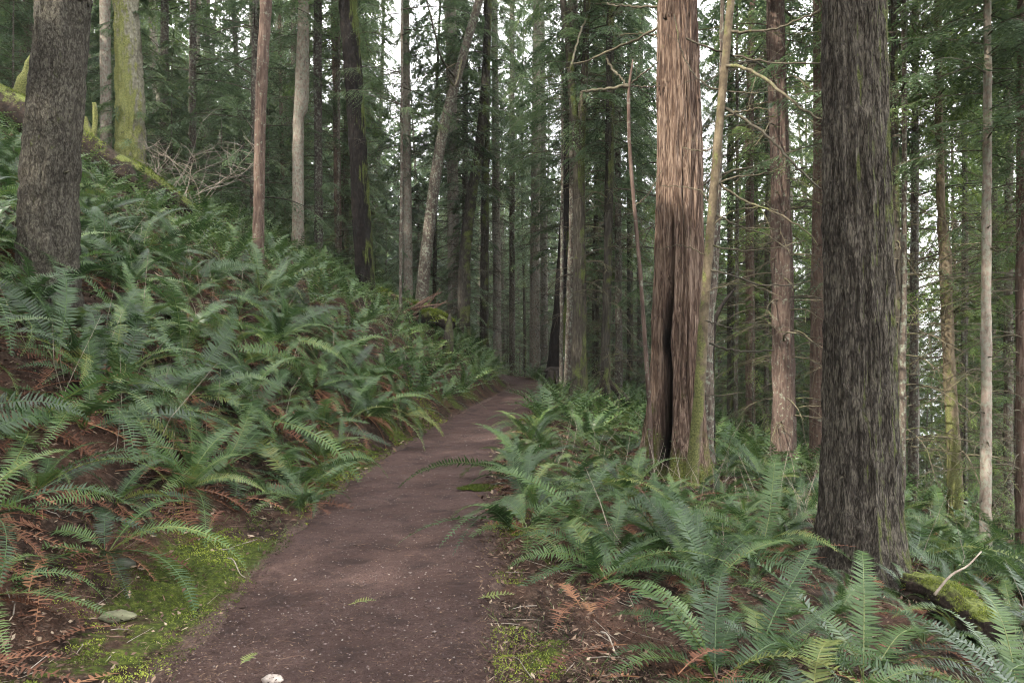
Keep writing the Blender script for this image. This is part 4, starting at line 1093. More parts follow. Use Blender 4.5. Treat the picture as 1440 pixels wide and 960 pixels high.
# foreground ferns placed one by one
make_fern(1.02, 3.75, .95, 901, "foreground fern whose fronds fan left over the litter at the trail side", fronds=[(2.6, .95, 1), (2.2, 1.05, 1), (1.75, .95, 0), (2.95, .85, 2), (3.3, .9, 2), (1.3, 1.0, 0), (.9, 1.0, 1), (.4, 1.0, 2), (-.3, .9, 2), (-.9, .8, 2), (-1.6, .75, 3), (2.4, .7, 0), (-2.4, .8, 3), (4.0, .7, 3)])
make_fern(1.95, 4.15, 1.05, 902, "foreground fern with one tall bright upright frond against the biggest trunk", fronds=[(1.3, 1.2, 0), (2.7, 1.05, 1), (2.1, 1.0, 1), (.6, .95, 1), (0, .9, 2), (-.7, .9, 2), (-1.4, .8, 2), (3.3, .95, 2), (4.0, .85, 3), (1.8, .8, 2), (2.4, .8, 2), (.2, .8, 1)])
make_fern(2.95, 4.35, 1.1, 903, "large fern spreading in the lower right corner", fronds=[(1.5, 1.1, 0), (2.3, 1.1, 1), (2.9, 1.0, 1), (3.5, 1.0, 2), (.7, 1.0, 1), (0, 1.0, 2), (-.8, .9, 2), (-1.6, .9, 2), (-2.3, .9, 3), (1.9, .9, 1), (3.1, .8, 2)])
make_fern(1.35, 5.2, 1.0, 904, "fern with upright yellowish fronds between the litter patch and the biggest trunk", fronds=[(2.0, 1.0, 0), (1.2, 1.0, 0), (2.8, .95, 1), (3.4, .9, 2), (.3, .95, 1), (-.6, .9, 2), (-1.4, .85, 2), (-2.2, .8, 3), (1.6, .8, 1), (4.0, .8, 3), (2.4, .8, 2)])
make_fern(1.3, 6.2, .95, 905, "dark green fern halfway between the trail and the biggest trunk")
make_fern(.18, 7.6, .92, 906, "fern at the right trail edge with one pale frond drooping onto the litter", fronds=[(-1.35, .85, 3), (-.3, .95, 2), (.1, 1.0, 2), (1.0, .95, 1), (2.0, .95, 0), (2.8, .8, 0), (1.5, 1, 1), (2.4, .8, 1), (-2.2, .6, 2), (.5, .9, 2), (3.4, .6, 1)], dead=3)
make_fern(-2.6, 4.75, .95, 907, "fern low on the left bank sending a long frond out over the moss", fronds=[(-.5, 1.0, 3), (-1.1, .9, 3), (-1.7, 1.0, 3), (.3, 1.0, 2), (1.0, .9, 1), (2.0, .9, 1), (-2.6, .9, 3), (3.0, .8, 2), (.6, .9, 2)], dead=9, tilt=.25)
make_fern(-3.1, 4.2, 1.0, 908, "fern at the left edge with pale stiff fronds held out level", fronds=[(0, 1.0, 3), (.5, 1.0, 2), (-.6, .95, 3), (-1.2, .9, 3), (1.2, .9, 1), (2.0, .9, 1), (3, .8, 2)], dead=9, tilt=.2)
make_fern(-2.7, 3.7, .8, 909, "fern in the lower left corner with fronds drooping over rusty litter", fronds=[(-.8, 1.0, 3), (-.2, .9, 3), (.6, .9, 2), (1.4, .8, 1), (-1.6, .9, 3), (2.6, .8, 2)], dead=10, tilt=.2)
make_fern(-1.95, 7.1, .85, 910, "small fern at the mossy left trail edge in front of the dark undercut bank", dead=5, tilt=.3)

# the rest by Poisson discs
rg = np.random.default_rng(55)
cands = []
def fern_ok(x, y, d):
    c = float(path_c(y)); h = float(path_h(y)); sl = c - h - x; sr = x - c - h
    if sl < .0 and sr < .0: return False
    if sl >= 0 and sl < (.95 if y < 7.5 else .40): return False
    if sr >= 0:
        need = 1.3 if y < 5 else (.8 if y < 6.2 else .2)
        if y < 6.6 and sr < need + .25 * math.sin(y * 3): return False
        if sr < need: return False
    for a, b, r_ in TRUNKS:
        if (x - a) ** 2 + (y - b) ** 2 < (r_ + .22) ** 2: return False
    for a, b, s_ in fern_sites:
        if (x - a) ** 2 + (y - b) ** 2 < d * d: return False
    return True
near_ferns = []
for tr in range(16000):
    y = 3.2 + 30 * rg.random() ** 1.25
    x = rg.uniform(-.74 * y - .8, .74 * y + .8)
    c = float(path_c(y)); sl = c - path_h(y) - x; sr = x - c - path_h(y)
    if sr > 9 or sl > 13: continue
    d = ((.50 if y < 6 else .46) if sl > 0 else (.47 if y < 9 else .54)) if y < 12 else .55
    if sr > 0: d *= 1.02
    if fern_ok(x, y, d):
        fern_sites.append((x, y, 1)); near_ferns.append((y, x, sl))
near_ferns.sort()
print("ferns", len(near_ferns))
zl = {('L', 0): ("sword fern among many crowding the near part of the left bank", "ferns on the near left bank"),
      ('L', 1): ("sword fern among many on the left bank farther along the trail", "ferns on the farther left bank"),
      ('R', 0): ("sword fern among many around the biggest trunk on the right", "ferns around the biggest trunk"),
      ('R', 1): ("sword fern among many on the right beyond the broad red cedar", "ferns beyond the broad red cedar")}
budget = 288
def fern_label(x, y, sl, size):
    sz = "small" if size < .72 else ("medium" if size < .98 else "large")
    if sl > 0:
        row = "in the lowest row of" if sl < 1.3 else ("on the lower part of" if sl < 2.6 else ("midway up" if sl < 4.5 else "high on"))
        dp = "close to the viewer" if y < 5.5 else ("below the big rough fir" if y < 8 else ("past the big rough fir" if y < 10.5 else ("below the curved foot stem" if y < 14 else "toward the mossy maple")))
        return f"{sz} sword fern {row} the left bank, {dp}"
    px = 720 + F * x / y; sr = x - float(path_c(y)) - float(path_h(y))
    row = "at the right trail edge" if sr < 1.0 else ("a step right of the trail" if sr < 2.4 else "down the right slope")
    q, nm = min([(700, "near the moss patch"), (860, "left of the broad red cedar"), (950, "by the broad red cedar"), (1100, "by the straight reddish trunk"), (1210, "by the biggest trunk"), (1387, "by the slim pinkish trunk")], key=lambda t: abs(t[0] - px))
    dp = "nearest" if y < 6 else ("nearer" if y < 9 else "farther")
    return f"{dp} {sz} sword fern {row}, {nm}"
extra = Geo
rest = []
for k, (y, x, sl) in enumerate(near_ferns):
    if k >= budget: rest.append((x, y)); continue
    size = rg.uniform(.55, 1.2) * (1.18 if sl > 0 else 1.0)
    for (qx, qy, qr) in ((2.6, 5.6, 1.0), (3.2, 6.2, .7), (2.35, 9.8, .9), (2.0, 8.9, .6)):
        if (x - qx) ** 2 + (y - qy) ** 2 < qr ** 2: size = min(size, .52)
    lab = grp = fern_label(x, y, sl, size)
    if y < 15:
        make_fern(x, y, size, 1000 + k, lab, grp, nf=int(rg.integers(9, 19)), dead=int(rg.integers(3, 10)))
        fern_sites.pop()
    else:
        t = thing("sword_fern", lab, "fern", (x, y, gz(x, y)), grp)
        t.rotation_mode = 'QUATERNION'; t.rotation_quaternion = slope_frame(x, y)
        part("fronds", CL[k % 6], t, rot=(0, 0, rg.uniform(0, 6.28)), sc=(size,) * 3)
# ferns beyond the three hundred largest, one object
def mesh_arrays(me):
    V = np.empty(len(me.vertices) * 3, np.float32); me.vertices.foreach_get("co", V)
    fl = np.empty(len(me.loops), np.int32); me.loops.foreach_get("vertex_index", fl)
    tot = np.empty(len(me.polygons), np.int32); me.polygons.foreach_get("loop_total", tot)
    mi = np.empty(len(me.polygons), np.int32); me.polygons.foreach_get("material_index", mi)
    tn = np.empty(len(me.vertices), np.float32); me.attributes["tint"].data.foreach_get("value", tn)
    st_ = np.concatenate([[0], np.cumsum(tot)[:-1]])
    F3 = fl[st_[tot == 3][:, None] + np.arange(3)]; F4 = fl[st_[tot == 4][:, None] + np.arange(4)]
    return V.reshape(-1, 3), F3, F4, mi[tot == 3], mi[tot == 4], tn
low = [mesh_arrays(clump_mesh(520 + k, nf=9, npin=12, n_=4, wcap=.042, nd=1)) for k in range(3)]
for tr in range(5000):
    y = rg.uniform(14, 48); x = rg.uniform(-.72 * y, .55 * y)
    if abs(x - path_c(y)) < 1.5: continue
    if len(rest) > 560: break
    if all((x - a) ** 2 + (y - b) ** 2 > .9 for a, b in rest) and fern_ok(x, y, .7): rest.append((x, y))
g = Geo()
for k, (x, y) in enumerate(rest):
    V, F3, F4, m3, m4, tn = low[k % 3]
    q = slope_frame(x, y).to_matrix(); s = rg.uniform(.75, 1.15); a = rg.uniform(0, 6.28)
    Rm = np.array(q) @ np.array([[math.cos(a), -math.sin(a), 0], [math.sin(a), math.cos(a), 0], [0, 0, 1]]) * s
    Vt = V @ Rm.T + np.array([x, y, gz(x, y)])
    n0 = g.n
    g.V.append(Vt); g.T.append(tn + rg.normal(0, .08)); g.n += len(Vt)
    g.f[3].append(F3 + n0); g.m[3].append(m3); g.f[4].append(F4 + n0); g.m[4].append(m4)
setting("fern_cover", g.mesh("fern_cover", [LF['fern'], LF['fern'], LF['dead']]), 'stuff', "carpet of small distant ferns merging under the far trees", "ferns")

# ------------------------------------------------------------------ low ground cover: shrubs leaves, litter, moss, pebbles
def scatter(n_, ymin, ymax, fn, pw=1.6, seed=0, xl=.74):
    rg = np.random.default_rng(seed)
    y = ymin + (ymax - ymin) * rg.random(n_) ** pw
    x = rg.uniform(-1, 1, n_) * (xl * y + .6)
    c = path_c(y); h = path_h(y)
    k = fn(x, y, (c - h) - x, x - (c + h), rg)
    x, y = x[k], y[k]
    return x, y, terr(x, y), rg

# bank litter: dry fern pieces and leaves
g = Geo()
x, y, z, rg = scatter(170000, 2.9, 17, lambda x, y, sl, sr, r: ((sl > -.06) & (sl < 6) & (r.random(len(x)) < np.clip(sl * .7, .22, .8))) | ((sr > -.08) & (sr < 5) & (r.random(len(x)) < .75)), 1.9, 1)
a = rg.uniform(0, 6.28, len(x)); n_ = len(x)
d = np.stack([np.cos(a), np.sin(a), rg.normal(0.05, .35, n_)], -1)
far = np.clip(y / 6, .8, 2.2)
diamonds(g, np.stack([x, y, z + rg.uniform(0.005, .05, n_)], -1), d, norm(np.array([0, 0, 1.]) + rg.normal(0, .5, (n_, 3))), rg.uniform(.015, .075, n_) * far, np.where(rg.random(n_) < .6, rg.uniform(.002, .006, n_), rg.uniform(.008, .026, n_)) * far, np.clip(rg.normal(.48, .3, n_), 0, 1))
print("litter", n_)
setting("leaf_litter", g.mesh("leaf_litter", [LF['litter']]), 'stuff', "dry brown leaf and needle litter strewn over the banks", "leaf litter")
g = Geo(); rg = np.random.default_rng(17); k = 0
while k < 520:
    y = 3.0 + 13 * rg.random() ** 1.5; sl = rg.uniform(.45, 4.5) if rg.random() < .72 else -rg.uniform(.5, 3.5)
    c = float(path_c(y)); h = float(path_h(y)); x = c - h - sl if sl > 0 else c + h - sl
    if abs(x) > .74 * y + .6: continue
    k += 1
    frond_geo(g, rg.uniform(.35, .8), rg.uniform(-.2, .5), rg.uniform(-.8, -.2), rg, az=rg.uniform(0, 6.28), base=(x, y, gz(x, y) + rg.uniform(.01, .10)), npin=20, n_=8, wid=rg.uniform(.04, .08), tint=rg.normal(.45, .2), ragged=.4, curl=rg.normal(0, .15))
setting("dead_fern_litter", g.mesh("dead_fern_litter", [LF['dead'], LF['dead']]), 'stuff', "rusty dead fern fronds matted over the banks", "dead ferns")
# needles and crumbs on the trail
g = Geo()
x, y, z, rg = scatter(120000, 3.0, 14, lambda x, y, sl, sr, r: (sl < .15) & (sr < .15) & (r.random(len(x)) < .45 + .55 * np.clip(np.abs((sl - sr) / 1.6), 0, 1) ** 2), 1.8, 2, .5)
a = rg.uniform(0, 6.28, len(x)); n_ = len(x)
d = np.stack([np.cos(a), np.sin(a), rg.normal(0, .12, n_)], -1)
diamonds(g, np.stack([x, y, z * 0 + .016 + rg.uniform(-.006, .016, n_)], -1), d, norm(np.array([0, 0, 1.]) + rg.normal(0, .3, (n_, 3))), rg.uniform(.006, .034, n_), rg.uniform(.0018, .007, n_), np.clip(rg.normal(.32, .25, n_), 0, .85))
setting("trail_litter", g.mesh("trail_litter", [LF['litter']]), 'stuff', "fine needles and bark crumbs scattered on the trodden trail", "trail litter")
# gravel
g = Geo(); rg = np.random.default_rng(3)
ico = np.array([[1, 0, 0], [-1, 0, 0], [0, 1, 0], [0, -1, 0], [0, 0, 1], [0, 0, -1]], float)
icf = np.array([[0, 2, 4], [2, 1, 4], [1, 3, 4], [3, 0, 4], [2, 0, 5], [1, 2, 5], [3, 1, 5], [0, 3, 5]])
n_ = 5200; y = 3 + 11 * rg.random(n_) ** 1.7; u = rg.uniform(-1.02, 1.02, n_); x = path_c(y) + u * path_h(y)
sz = rg.uniform(.0025, .0075, n_) * np.where(rg.random(n_) < .04, 2.0, 1)
V = ico[None] * (sz[:, None] * rg.uniform(.6, 1.3, (n_, 3)) * np.array([1, 1, .6]))[:, None] + np.stack([x, y, np.full(n_, .010)], -1)[:, None] + rg.normal(0, .12, (n_, 6, 3)) * sz[:, None, None]
m, n = M("trail gravel"); finish(n, ramp(n, attr(n, "tint"), [(0, (.06, .04, .036)), (.6, (.12, .088, .08)), (1, (.20, .17, .15))]), .9)
g.add(V.reshape(-1, 3), (np.arange(n_)[:, None, None] * 6 + icf[None]).reshape(-1, 3), np.repeat(rg.random(n_) ** 1.5, 6))
setting("trail_gravel", g.mesh("trail_gravel", [m]), 'stuff', "small pebbles pressed into the surface of the trail", "gravel")
# moss tufts along the left verge
g = Geo()
x, y, z, rg = scatter(520000, 2.9, 16, lambda x, y, sl, sr, r: ((sl > -.04) & (sl < 1.15) & (r.random(len(x)) < np.clip(.9 - np.abs(sl - .4), 0, 1)) & (fbm(x * 1.6, y * 1.1, 0, 4, 31) + .3 * fbm(x * 7, y * 7, 0, 2, 8) > -.16)) | ((sr > -.02) & (sr < .6) & (fbm(x * 1.6, y * 1.1, 0, 4, 31) > .30)), 1.7, 4)
n_ = len(x); a = rg.uniform(0, 6.28, n_); br = fbm(x * 2.3, y * 2.3, 0, 3, 61)
d = np.stack([np.cos(a) * .8, np.sin(a) * .8, rg.uniform(.2, 1, n_)], -1)
far = np.clip(y / 5, .8, 2.4)
cush = .07 * np.clip(fbm(x * 5, y * 5, 0, 3, 62) + .35, 0, 1)
diamonds(g, np.stack([x, y, z + cush - .004], -1), d, norm(rg.normal(0, 1, (n_, 3))), rg.uniform(.008, .022, n_) * far, rg.uniform(.004, .008, n_) * far, np.clip(.42 + br * .9 + rg.normal(0, .14, n_), 0, 1))
print("moss", n_)
setting("moss", g.mesh("moss", [LF['moss']]), 'stuff', "bright green moss cushions lining the left verge of the trail", "moss")
g = Geo()
x, y, z, rg = scatter(30000, 2.9, 14, lambda x, y, sl, sr, r: (((sl > -.05) & (sl < 1.3)) | ((sr > -.05) & (sr < 1.6))) & (fbm(x * 1.9, y * 1.9, 0, 3, 64) + r.normal(0, .12, len(x)) > .08), 1.5, 14)
n_ = len(x); a = rg.uniform(0, 6.28, n_)
d = np.stack([np.cos(a) * .7, np.sin(a) * .7, rg.uniform(.1, 1.1, n_)], -1)
diamonds(g, np.stack([x, y, z - .005], -1), d, norm(rg.normal(0, 1, (n_, 3))), rg.uniform(.03, .10, n_), rg.uniform(.0022, .005, n_) * np.clip(y / 5, 1, 2), np.clip(rg.normal(.62, .25, n_), 0, 1), mid=.3)
setting("grass", g.mesh("grass", [LF['shrub']]), 'stuff', "sparse thin grass and moss stalks on the trail verges", "grass")
# low shrub leaves filling between ferns on the banks and the hill
g = Geo()
x, y, z, rg = scatter(90000, 6, 46, lambda x, y, sl, sr, r: (((sl > .8) & (sl < 22)) | ((sr > .7) & (sr < 16))) & (fbm(x * .8, y * .8, 0, 3, 71) + r.normal(0, .2, len(x)) > .02), 1.1, 5)
n_ = len(x); a = rg.uniform(0, 6.28, n_); far = np.clip(y / 14, .6, 2.4)
hgt = rg.random(n_) ** 1.5 * .55 * np.clip(.4 + fbm(x * .8, y * .8, 0, 3, 71) * 2, .1, 1.4)
d = np.stack([np.cos(a), np.sin(a), rg.normal(0, .4, n_)], -1)
diamonds(g, np.stack([x, y, z + hgt], -1), d, norm(np.array([0, 0, 1.]) + rg.normal(0, .5, (n_, 3))), rg.uniform(.03, .075, n_) * far, rg.uniform(.014, .034, n_) * far, np.clip(rg.normal(.45, .22, n_), 0, 1), mid=.5)
# wiry stems
for k in range(1500):
    i = rg.integers(n_); l = rg.uniform(.3, .9); b = np.array([x[i], y[i], z[i]])
    q = norm(np.array([[rg.normal(0, .5), rg.normal(0, .5), 1]]))[0]
    tube(g, [b, b + q * l * .5 + rg.normal(0, .03, 3), b + q * l + rg.normal(0, .08, 3)], [.004, .003, .001], 3, .5, 1, cap=False)
print("undergrowth", n_)
setting("undergrowth", g.mesh("undergrowth", [LF['shrub'], BK['twig']]), 'stuff', "tangled low green undergrowth between the ferns", "undergrowth")

# fallen twigs
g = Geo(); rg = np.random.default_rng(6)
for k in range(900):
    y = 3 + 12 * rg.random() ** 1.5; c = float(path_c(y)); h = float(path_h(y))
    if rg.random() < .35: x = c - h - rg.uniform(.1, 2.6)
    elif rg.random() < .75: x = c + h + rg.uniform(-.1, 2.4)
    else: x = c + rg.uniform(-1, 1) * h
    l = rg.uniform(.05, .32) * (.5 if abs(x - c) < h else 1); a = rg.uniform(0, 6.28)
    t = np.linspace(-.5, .5, 4); px_ = x + np.cos(a) * l * t; py_ = y + np.sin(a) * l * t + rg.normal(0, .012, 4)
    pz = terr(px_, py_) + .018 + rg.uniform(0, .03) * (abs(x - c) > h)
    if abs(x - c) < h: pz = np.full(4, .018)
    tube(g, np.stack([px_, py_, pz], -1), np.array([.004, .0035, .003, .0015]) * rg.uniform(.4, 1.0) * (.6 if abs(x - c) < h else 1), 4, .5, int(rg.random() < .65 or abs(x - c) < h), cap=False)
setting("fallen_twigs", g.mesh("fallen_twigs", [BK['twig'], BK['wood']], True), 'stuff', "thin fallen twigs lying on the banks and trail edge", "twigs")

# ------------------------------------------------------------------ logs, stump, shrubs, stones
def log(name, label, pts, rads, mat, sides=28, rows=60, seed=0, amp=.12, cat="log", snap=False):
    o = np.array(pts[0], float); g = Geo()
    Q = catmull(np.array(pts, float) - o, rows); r = np.interp(np.linspace(0, 1, rows), np.linspace(0, 1, len(rads)), rads)
    tan = norm(np.gradient(Q, axis=0)); ref = np.array([0, 0, 1.0])
    a = norm(np.cross(tan, ref)); b = np.cross(tan, a); th = np.linspace(0, 2 * np.pi, sides, endpoint=False)
    i = np.arange(rows)[:, None]; L_ = i * np.linalg.norm(Q[-1]) / rows
    rr = r[:, None] * (1 + amp * fbm(np.cos(th)[None] * 2 , np.sin(th)[None] * 2, L_ * .9, 4, seed) + amp * .6 * vn(np.cos(th)[None] * 6, np.sin(th)[None] * 6, L_ * 2, seed + 3))
    V = Q[:, None] + rr[..., None] * (np.cos(th)[None, :, None] * a[:, None] + np.sin(th)[None, :, None] * b[:, None])
    i = np.arange(rows - 1)[:, None] * sides; j = np.arange(sides)[None]; k = (j + 1) % sides
    g.add(V.reshape(-1, 3), np.stack([i + j, i + k, i + sides + k, i + sides + j], -1).reshape(-1, 4))
    for base_, p, s_ in ((0, Q[0], 1), ((rows - 1) * sides, Q[-1], -1)):
        b0 = g.n; g.V.append((p + tan[0 if s_ > 0 else -1] * s_ * r[0] * .2)[None]); g.T.append(np.array([.5])); g.n += 1
        jj = np.arange(sides); t = np.stack([np.full(sides, b0), base_ + (jj + (s_ > 0)) % sides, base_ + (jj + (s_ < 0)) % sides], -1)
        g.f[3].append(t); g.m[3].append(np.zeros(sides, int))
    root = thing(name, label, cat, tuple(o))
    tr_ = part("trunk", g.mesh("log_trunk", [BK[mat]], True), root)
    # moss tufts along the top
    rg = np.random.default_rng(seed + 5); n_ = 5000; ti = rg.uniform(0, rows - 1.01, n_); i0 = ti.astype(int); f = (ti - i0)[:, None]
    c_ = Q[i0] * (1 - f) + Q[i0 + 1] * f; ph = rg.normal(0, .75, n_)
    rad_ = r[i0][:, None] * 1.0
    upv = norm(ref - tan[i0] * (tan[i0] @ ref)[:, None]); sd = norm(np.cross(tan[i0], upv))
    nd = upv * np.cos(ph)[:, None] + sd * np.sin(ph)[:, None]
    keep = fbm(ti * .15, ph * 1.5, 0, 3, seed + 7) > (-.12 if seed < 6 else .22)
    gg_ = Geo(); dirs = nd + rg.normal(0, .6, (n_, 3))
    Yd = max(o[1], 4)
    diamonds(gg_, (c_ + nd * rad_)[keep], dirs[keep], norm(rg.normal(0, 1, (n_, 3)))[keep], rg.uniform(.5, 1.2, n_)[keep] * .0035 * Yd, rg.uniform(.5, 1, n_)[keep] * .0014 * Yd, np.clip(rg.normal(.58, .2, n_), 0, 1)[keep])
    part("moss_cover", gg_.mesh("moss_cover", [LF['moss']]), tr_, kind='stuff')
    return root, o
def ground_pt(px, Y, dz=0): 
    x = pxx(px, Y); return np.array([x, Y, gz(x, Y) + dz])
lg, lo = log("fallen_log", "long dark rotten log with bright moss along its top sloping down the hillside", [P(-70, 118, 18.2), P(40, 166, 18.4), P(130, 218, 18.6), P(200, 258, 18.8), P(280, 312, 19.2)], [.46, .44, .42, .38, .26], 'rot', 36, 110, 1)
# upright mossy broken limbs on the log
for k, (pp, r0, r1) in enumerate([([P(20, 165, 18.5), P(30, 125, 18.5), P(48, 85, 18.5), P(66, 60, 18.5)], .17, .10), ([P(142, 222, 19), P(133, 205, 19), P(122, 178, 19), P(118, 165, 19)], .14, .07), ([P(130, 200, 19), P(134, 170, 19), P(133, 145, 19)], .07, .05)]):
    g = Geo(); tube(g, catmull(np.array(pp) - lo, 16), np.linspace(r0, r1, 16), 10, .5, 0, rough=.4, seed=k)
    part("broken_limb", g.mesh("broken_limb", [BK['mossy']], True), lg)
rg = np.random.default_rng(8)
for k in range(7):    # hanging rootlets under the log
    p0 = P(150 + k * 19, 236 + k * 11.5, 19.2) - lo; g = Geo()
    tube(g, [p0, p0 + [rg.normal(0, .06), -.25, -.35], p0 + [rg.normal(0, .2), -.3, -.9]], [.02, .016, .008], 5, .5, 0)
    part("rootlet", g.mesh("rootlet", [BK['twig']], True), lg)
lg2, lo2 = log("fallen_log", "short mossy log lying behind the torn root plate below the leaning tree", [P(530, 412, 24), P(560, 424, 23.6), P(592, 438, 23.2)], [.19, .2, .2], 'rot', 24, 40, 2)
lg3, lo3 = log("fallen_log", "stubby moss capped log end sticking out right of the torn root plate", [P(596, 445, 22.4), P(614, 447, 22), P(634, 459, 21.6)], [.2, .2, .17], 'rot', 24, 40, 3)
# torn root plate
o0 = P(592, 444, 22.6); rp_ = thing("root_plate", "torn splintered root plate of a fallen tree above the bank ferns", "uprooted roots", tuple(o0))
rg = np.random.default_rng(12)
g = Geo(); 
tube(g, catmull([[-.45, 0, -.35], [-.1, 0, .1], [.35, 0, .0], [.5, 0, -.3]], 14), np.linspace(.3, .22, 14), 12, .5, 0, rough=.5, seed=4)
part("root_mass", g.mesh("root_mass", [BK['rot']], True), rp_)
for k in range(20):
    g = Geo(); a = rg.uniform(.05, 1.1) if k % 4 else rg.uniform(2.2, 3.3); l = rg.uniform(.7, 1.35)
    s0 = np.array([rg.uniform(-.55, .1), rg.uniform(-.3, .2), rg.uniform(-.25, .15)])
    d = np.array([math.cos(a), rg.normal(0, .25), math.sin(a) * .8])
    tube(g, catmull([s0, s0 + d * l * .5 + rg.normal(0, .04, 3), s0 + d * l + rg.normal(0, .08, 3)], 8), np.linspace(.05, .008, 8) * rg.uniform(.7, 1.3), 5, .5, 0, rough=.4, seed=k)
    part("splinter", g.mesh("splinter", [BK['wood']]), rp_)
# short snag post
p0 = ground_pt(630, 21); g = Geo()
tube(g, [[0, 0, -.2], [0, 0, .5], [.02, 0, .95], [.05, 0, 1.3]], [.15, .13, .10, .015], 12, .5, 0, rough=.3)
sp_ = thing("snag_post", "short mossy snag post with a splintered tip standing in the bank ferns", "stump", tuple(p0)); part("trunk", g.mesh("snag_trunk", [BK['green']], True), sp_)
# mossy hollow stump near the trail end
p0 = ground_pt(781, 22.6); p0[1] += .5; s_ = thing("mossy_stump", "low hollow stump with a mossy shelf beside the trail end", "stump", tuple(p0))
for k, az in enumerate((-2.9, -2.1, -.9, -.2, 1.4)):
    g = Geo(); d = np.array([math.cos(az), math.sin(az), 0])
    tube(g, catmull([d * .42 + [0, 0, -.15], d * .28 + [0, 0, .15], d * .16 + [0, 0, .45], d * .12 + [0, 0, .72]], 12), np.linspace(.12, .08, 12), 9, .5, 0, rough=.4, seed=k)
    part("root", g.mesh("stump_root", [BK['maple']], True), s_)
g = Geo(); tube(g, catmull([[-.32, 0, .66], [-.1, 0, .74], [.15, .05, .75], [.3, .05, .8]], 12), [.02, .04, .055, .06, .07, .07, .065, .06, .06, .05, .04, .02], 12, .5, 0, rough=.6)
part("mossy_shelf", g.mesh("mossy_shelf", [BK['maple']], True), s_)
# rotten log low right and pale stick
log("rotten_log", "dark rotten log half buried in ferns right of the biggest trunk", [ground_pt(1285, 6.3, .12), ground_pt(1330, 5.9, .16), ground_pt(1400, 5.3, .14)], [.13, .15, .12], 'rot', 40, 80, 6, .3)
def stick(label, a, b, r, mat='twig', bend=.03, name="stick"):
    a = np.array(a); b = np.array(b); g = Geo(); d = b - a
    Q = catmull([d * 0, d * .35 + [0, 0, bend], d * .7 - [0, 0, bend * .4], d], 12)
    tube(g, Q, np.linspace(r, r * .5, 12), 7, .5, 0, rough=.25)
    solid(name, g.mesh(name, [BK[mat]], True), label, "stick", tuple(a))
stick("pale broken stick poking up from the ferns right of the biggest trunk", P(1314, 836, 5.2), P(1380, 775, 5.4), .010)
stick("thin brown stick lying across the litter at the right trail edge", ground_pt(682, 6.9, .05), ground_pt(742, 6.1, .04), .009, 'wood')
stick("short dry stick on the litter near the foreground fern", ground_pt(845, 4.05, .05), ground_pt(875, 3.75, .03), .006)
stick("slender twig crossing the mossy verge low on the left", ground_pt(320, 5.2, .05), ground_pt(345, 4.9, .04), .005)
# bare pale shrub by the log
o0 = ground_pt(262, 20.5, .1); sh = thing("bare_shrub", "leafless shrub with pale crooked stems beside the fallen log", "shrub", tuple(o0))
rg = np.random.default_rng(15)
for k in range(18):
    g = Geo(); a = rg.uniform(-1.1, 1.1); L = rg.uniform(1.2, 2.9)
    b0 = np.array([rg.uniform(-.9, .5), rg.uniform(-.4, .4), 0])
    q = [b0]; 
    for j in range(6):
        a += rg.normal(0, .25); q.append(q[-1] + np.array([math.sin(a), rg.normal(0, .2), math.cos(a)]) * L / 6)
    Q = catmull(q, 20); tube(g, Q, np.linspace(.012, .003, 20), 5, .5, 0, cap=False)
    for j in range(7):
        i = rg.integers(5, 19); l = rg.uniform(.2, .8); d = norm(np.array([[rg.normal(0, 1), rg.normal(0, .4), rg.uniform(-.1, 1)]]))[0]
        tube(g, [Q[i], Q[i] + d * l * .5 + rg.normal(0, .03, 3), Q[i] + d * l], [.009, .006, .003], 3, .5, 0, cap=False)
    part("stem", g.mesh("shrub_stem", [BK['twig']], True), sh)
# thin saplings and bare stems around the left bank and mid right
for k, (px, Y, h_, lab) in enumerate([(1035, 13.2, 0, ''), ]):
    o = ground_pt(996, 12.6); 
    t = thing("broken_sapling", "dark dead sapling with a crooked broken top right of the slanting alder", "dead tree", tuple(o)); g = Geo()
    Q = catmull(np.array([P(998, 690, 12.6), P(1000, 520, 12.6), P(1004, 460, 12.6), P(1014, 432, 12.6), P(1034, 405, 12.6)]) - o, 30)
    tube(g, Q, np.concatenate([np.linspace(.10, .055, 22), np.linspace(.05, .02, 8)]), 10, .5, 0, rough=.25)
    part("trunk", g.mesh("broken_trunk", [BK['maple']], True), t)
# stones
def rock(label, x, y, s, col, seed, name="rock", zoff=0):
    rg = np.random.default_rng(seed); th = np.linspace(0, 2 * np.pi, 28, endpoint=False); ph = np.linspace(-1.5, 1.5, 16)
    T, Pp = np.meshgrid(th, ph); d = np.stack([np.cos(T) * np.cos(Pp), np.sin(T) * np.cos(Pp), np.sin(Pp)], -1)
    r = 1 + .28 * fbm(d[..., 0] * 1.6, d[..., 1] * 1.6, d[..., 2] * 1.6, 4, seed)
    V = (d * r[..., None] * np.array(s)).reshape(-1, 3); i = np.arange(15)[:, None] * 28; j = np.arange(28)[None]; k = (j + 1) % 28
    m, n = M("stone " + name); v = mapping(n, (1, 1, 1)); f = noise_(n, 30, 6, v, .7)
    finish(n, ramp(n, f, [(.3, tuple(c_ * .55 for c_ in col)), (.7, col)]), .9, bump=f, bstr=.6, bdist=.01)
    q = np.stack([i + j, i + k, i + 28 + k, i + 28 + j], -1).reshape(-1, 4)
    solid(name, build_mesh(name, V, [q], [m], smooth=True), label, "stone", (x, y, gz(x, y) + s[2] * .35 + zoff))
rock("small pale rounded stone at the bottom edge of the trail", pxx(383, 3.52), 3.52, (.047, .035, .024), (.42, .36, .31), 1, "stone", .03)
rock("flat lichen pale rock nestled in bright moss at the lower left", pxx(165, 4.15), 4.15, (.10, .06, .03), (.17, .17, .10), 2)
rock("grey half buried rock on the left verge above the bright moss", pxx(172, 4.75), 4.75, (.08, .05, .035), (.10, .105, .08), 3)
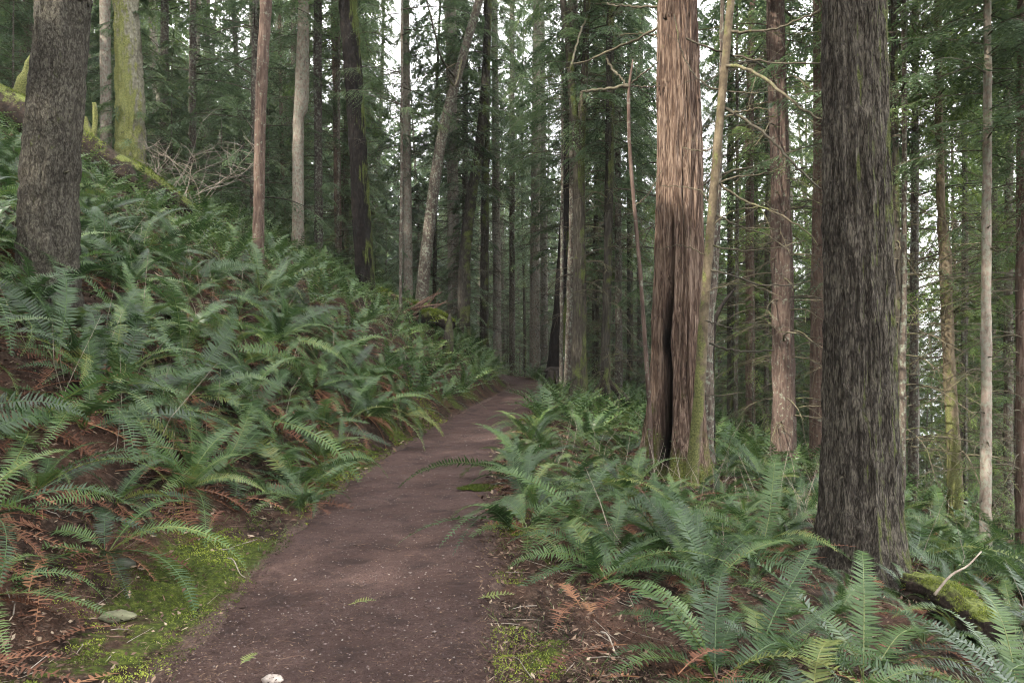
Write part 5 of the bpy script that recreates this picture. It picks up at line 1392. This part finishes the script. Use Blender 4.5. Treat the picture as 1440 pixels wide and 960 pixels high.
# green sprigs dropped on the trail
for k, (px, py, a, s, lab) in enumerate([(490, 857, .3, .16, "small green sprig lying on the middle of the trail"), (338, 942, 1.2, .12, "tiny green sprig near the pale stone on the trail"), (672, 848, .1, .22, "green fern tip fallen at the right trail edge"), (668, 688, .0, .0, "")]):
    if s == 0: continue
    Y = EYE / (py - 480) * F; g = Geo(); rg = np.random.default_rng(k)
    frond_geo(g, s, .25, -.15, rg, npin=10, wid=s * .3, tint=.7)
    o = solid("green_sprig", g.mesh("green_sprig", [LF['fern'], LF['fern']]), lab, "sprig", (pxx(px, Y), Y, .03)); o.rotation_euler = (0, 0, a)
# moss patch reaching onto the trail
g = Geo(); rg = np.random.default_rng(44); n_ = 2600; a = rg.uniform(0, 6.28, n_); r = rg.random(n_) ** .5
r = r * (1 + .5 * vn(np.cos(a) * 1.6, np.sin(a) * 1.6, 0, 5)); x = pxx(678, 8.05) + np.cos(a) * r * .26; y = 8.05 + np.sin(a) * r * .20
diamonds(g, np.stack([x, y, .012 + .02 * (1 - r)], -1), np.stack([rg.normal(0, 1, n_), rg.normal(0, 1, n_), rg.uniform(.3, 1, n_)], -1), norm(rg.normal(0, 1, (n_, 3))), .028, .012, np.clip(rg.normal(.25, .12, n_), 0, 1))
setting("moss_patch", g.mesh("moss_patch", [LF['moss']]), 'stuff', "flat dark moss patch creeping onto the right edge of the trail", "moss")
print("objects", len(bpy.data.objects), "unique tris", sum(sum(len(p.vertices) - 2 for p in me.polygons) for me in bpy.data.meshes))

# air: a thin even haze round the whole wood
me = bpy.data.meshes.new("haze"); x0, y0, z0 = -720, -90, -60; x1, y1, z1 = 3950, 6050, 80
me.from_pydata([(x0, y0, z0), (x1, y0, z0), (x1, y1, z0), (x0, y1, z0), (x0, y0, z1), (x1, y0, z1), (x1, y1, z1), (x0, y1, z1)], [], [(0, 3, 2, 1), (4, 5, 6, 7), (0, 1, 5, 4), (1, 2, 6, 5), (2, 3, 7, 6), (3, 0, 4, 7)])
m, n = M("haze"); o = n.nodes.new("ShaderNodeOutputMaterial"); v = n.nodes.new("ShaderNodeVolumePrincipled")
v.inputs['Color'].default_value = (.92, .95, .95, 1); v.inputs['Density'].default_value = .0003
n.links.new(v.outputs[0], o.inputs['Volume']); me.materials.append(m)
setting("haze", me, 'stuff', "thin pale haze hanging in the forest air", "haze")
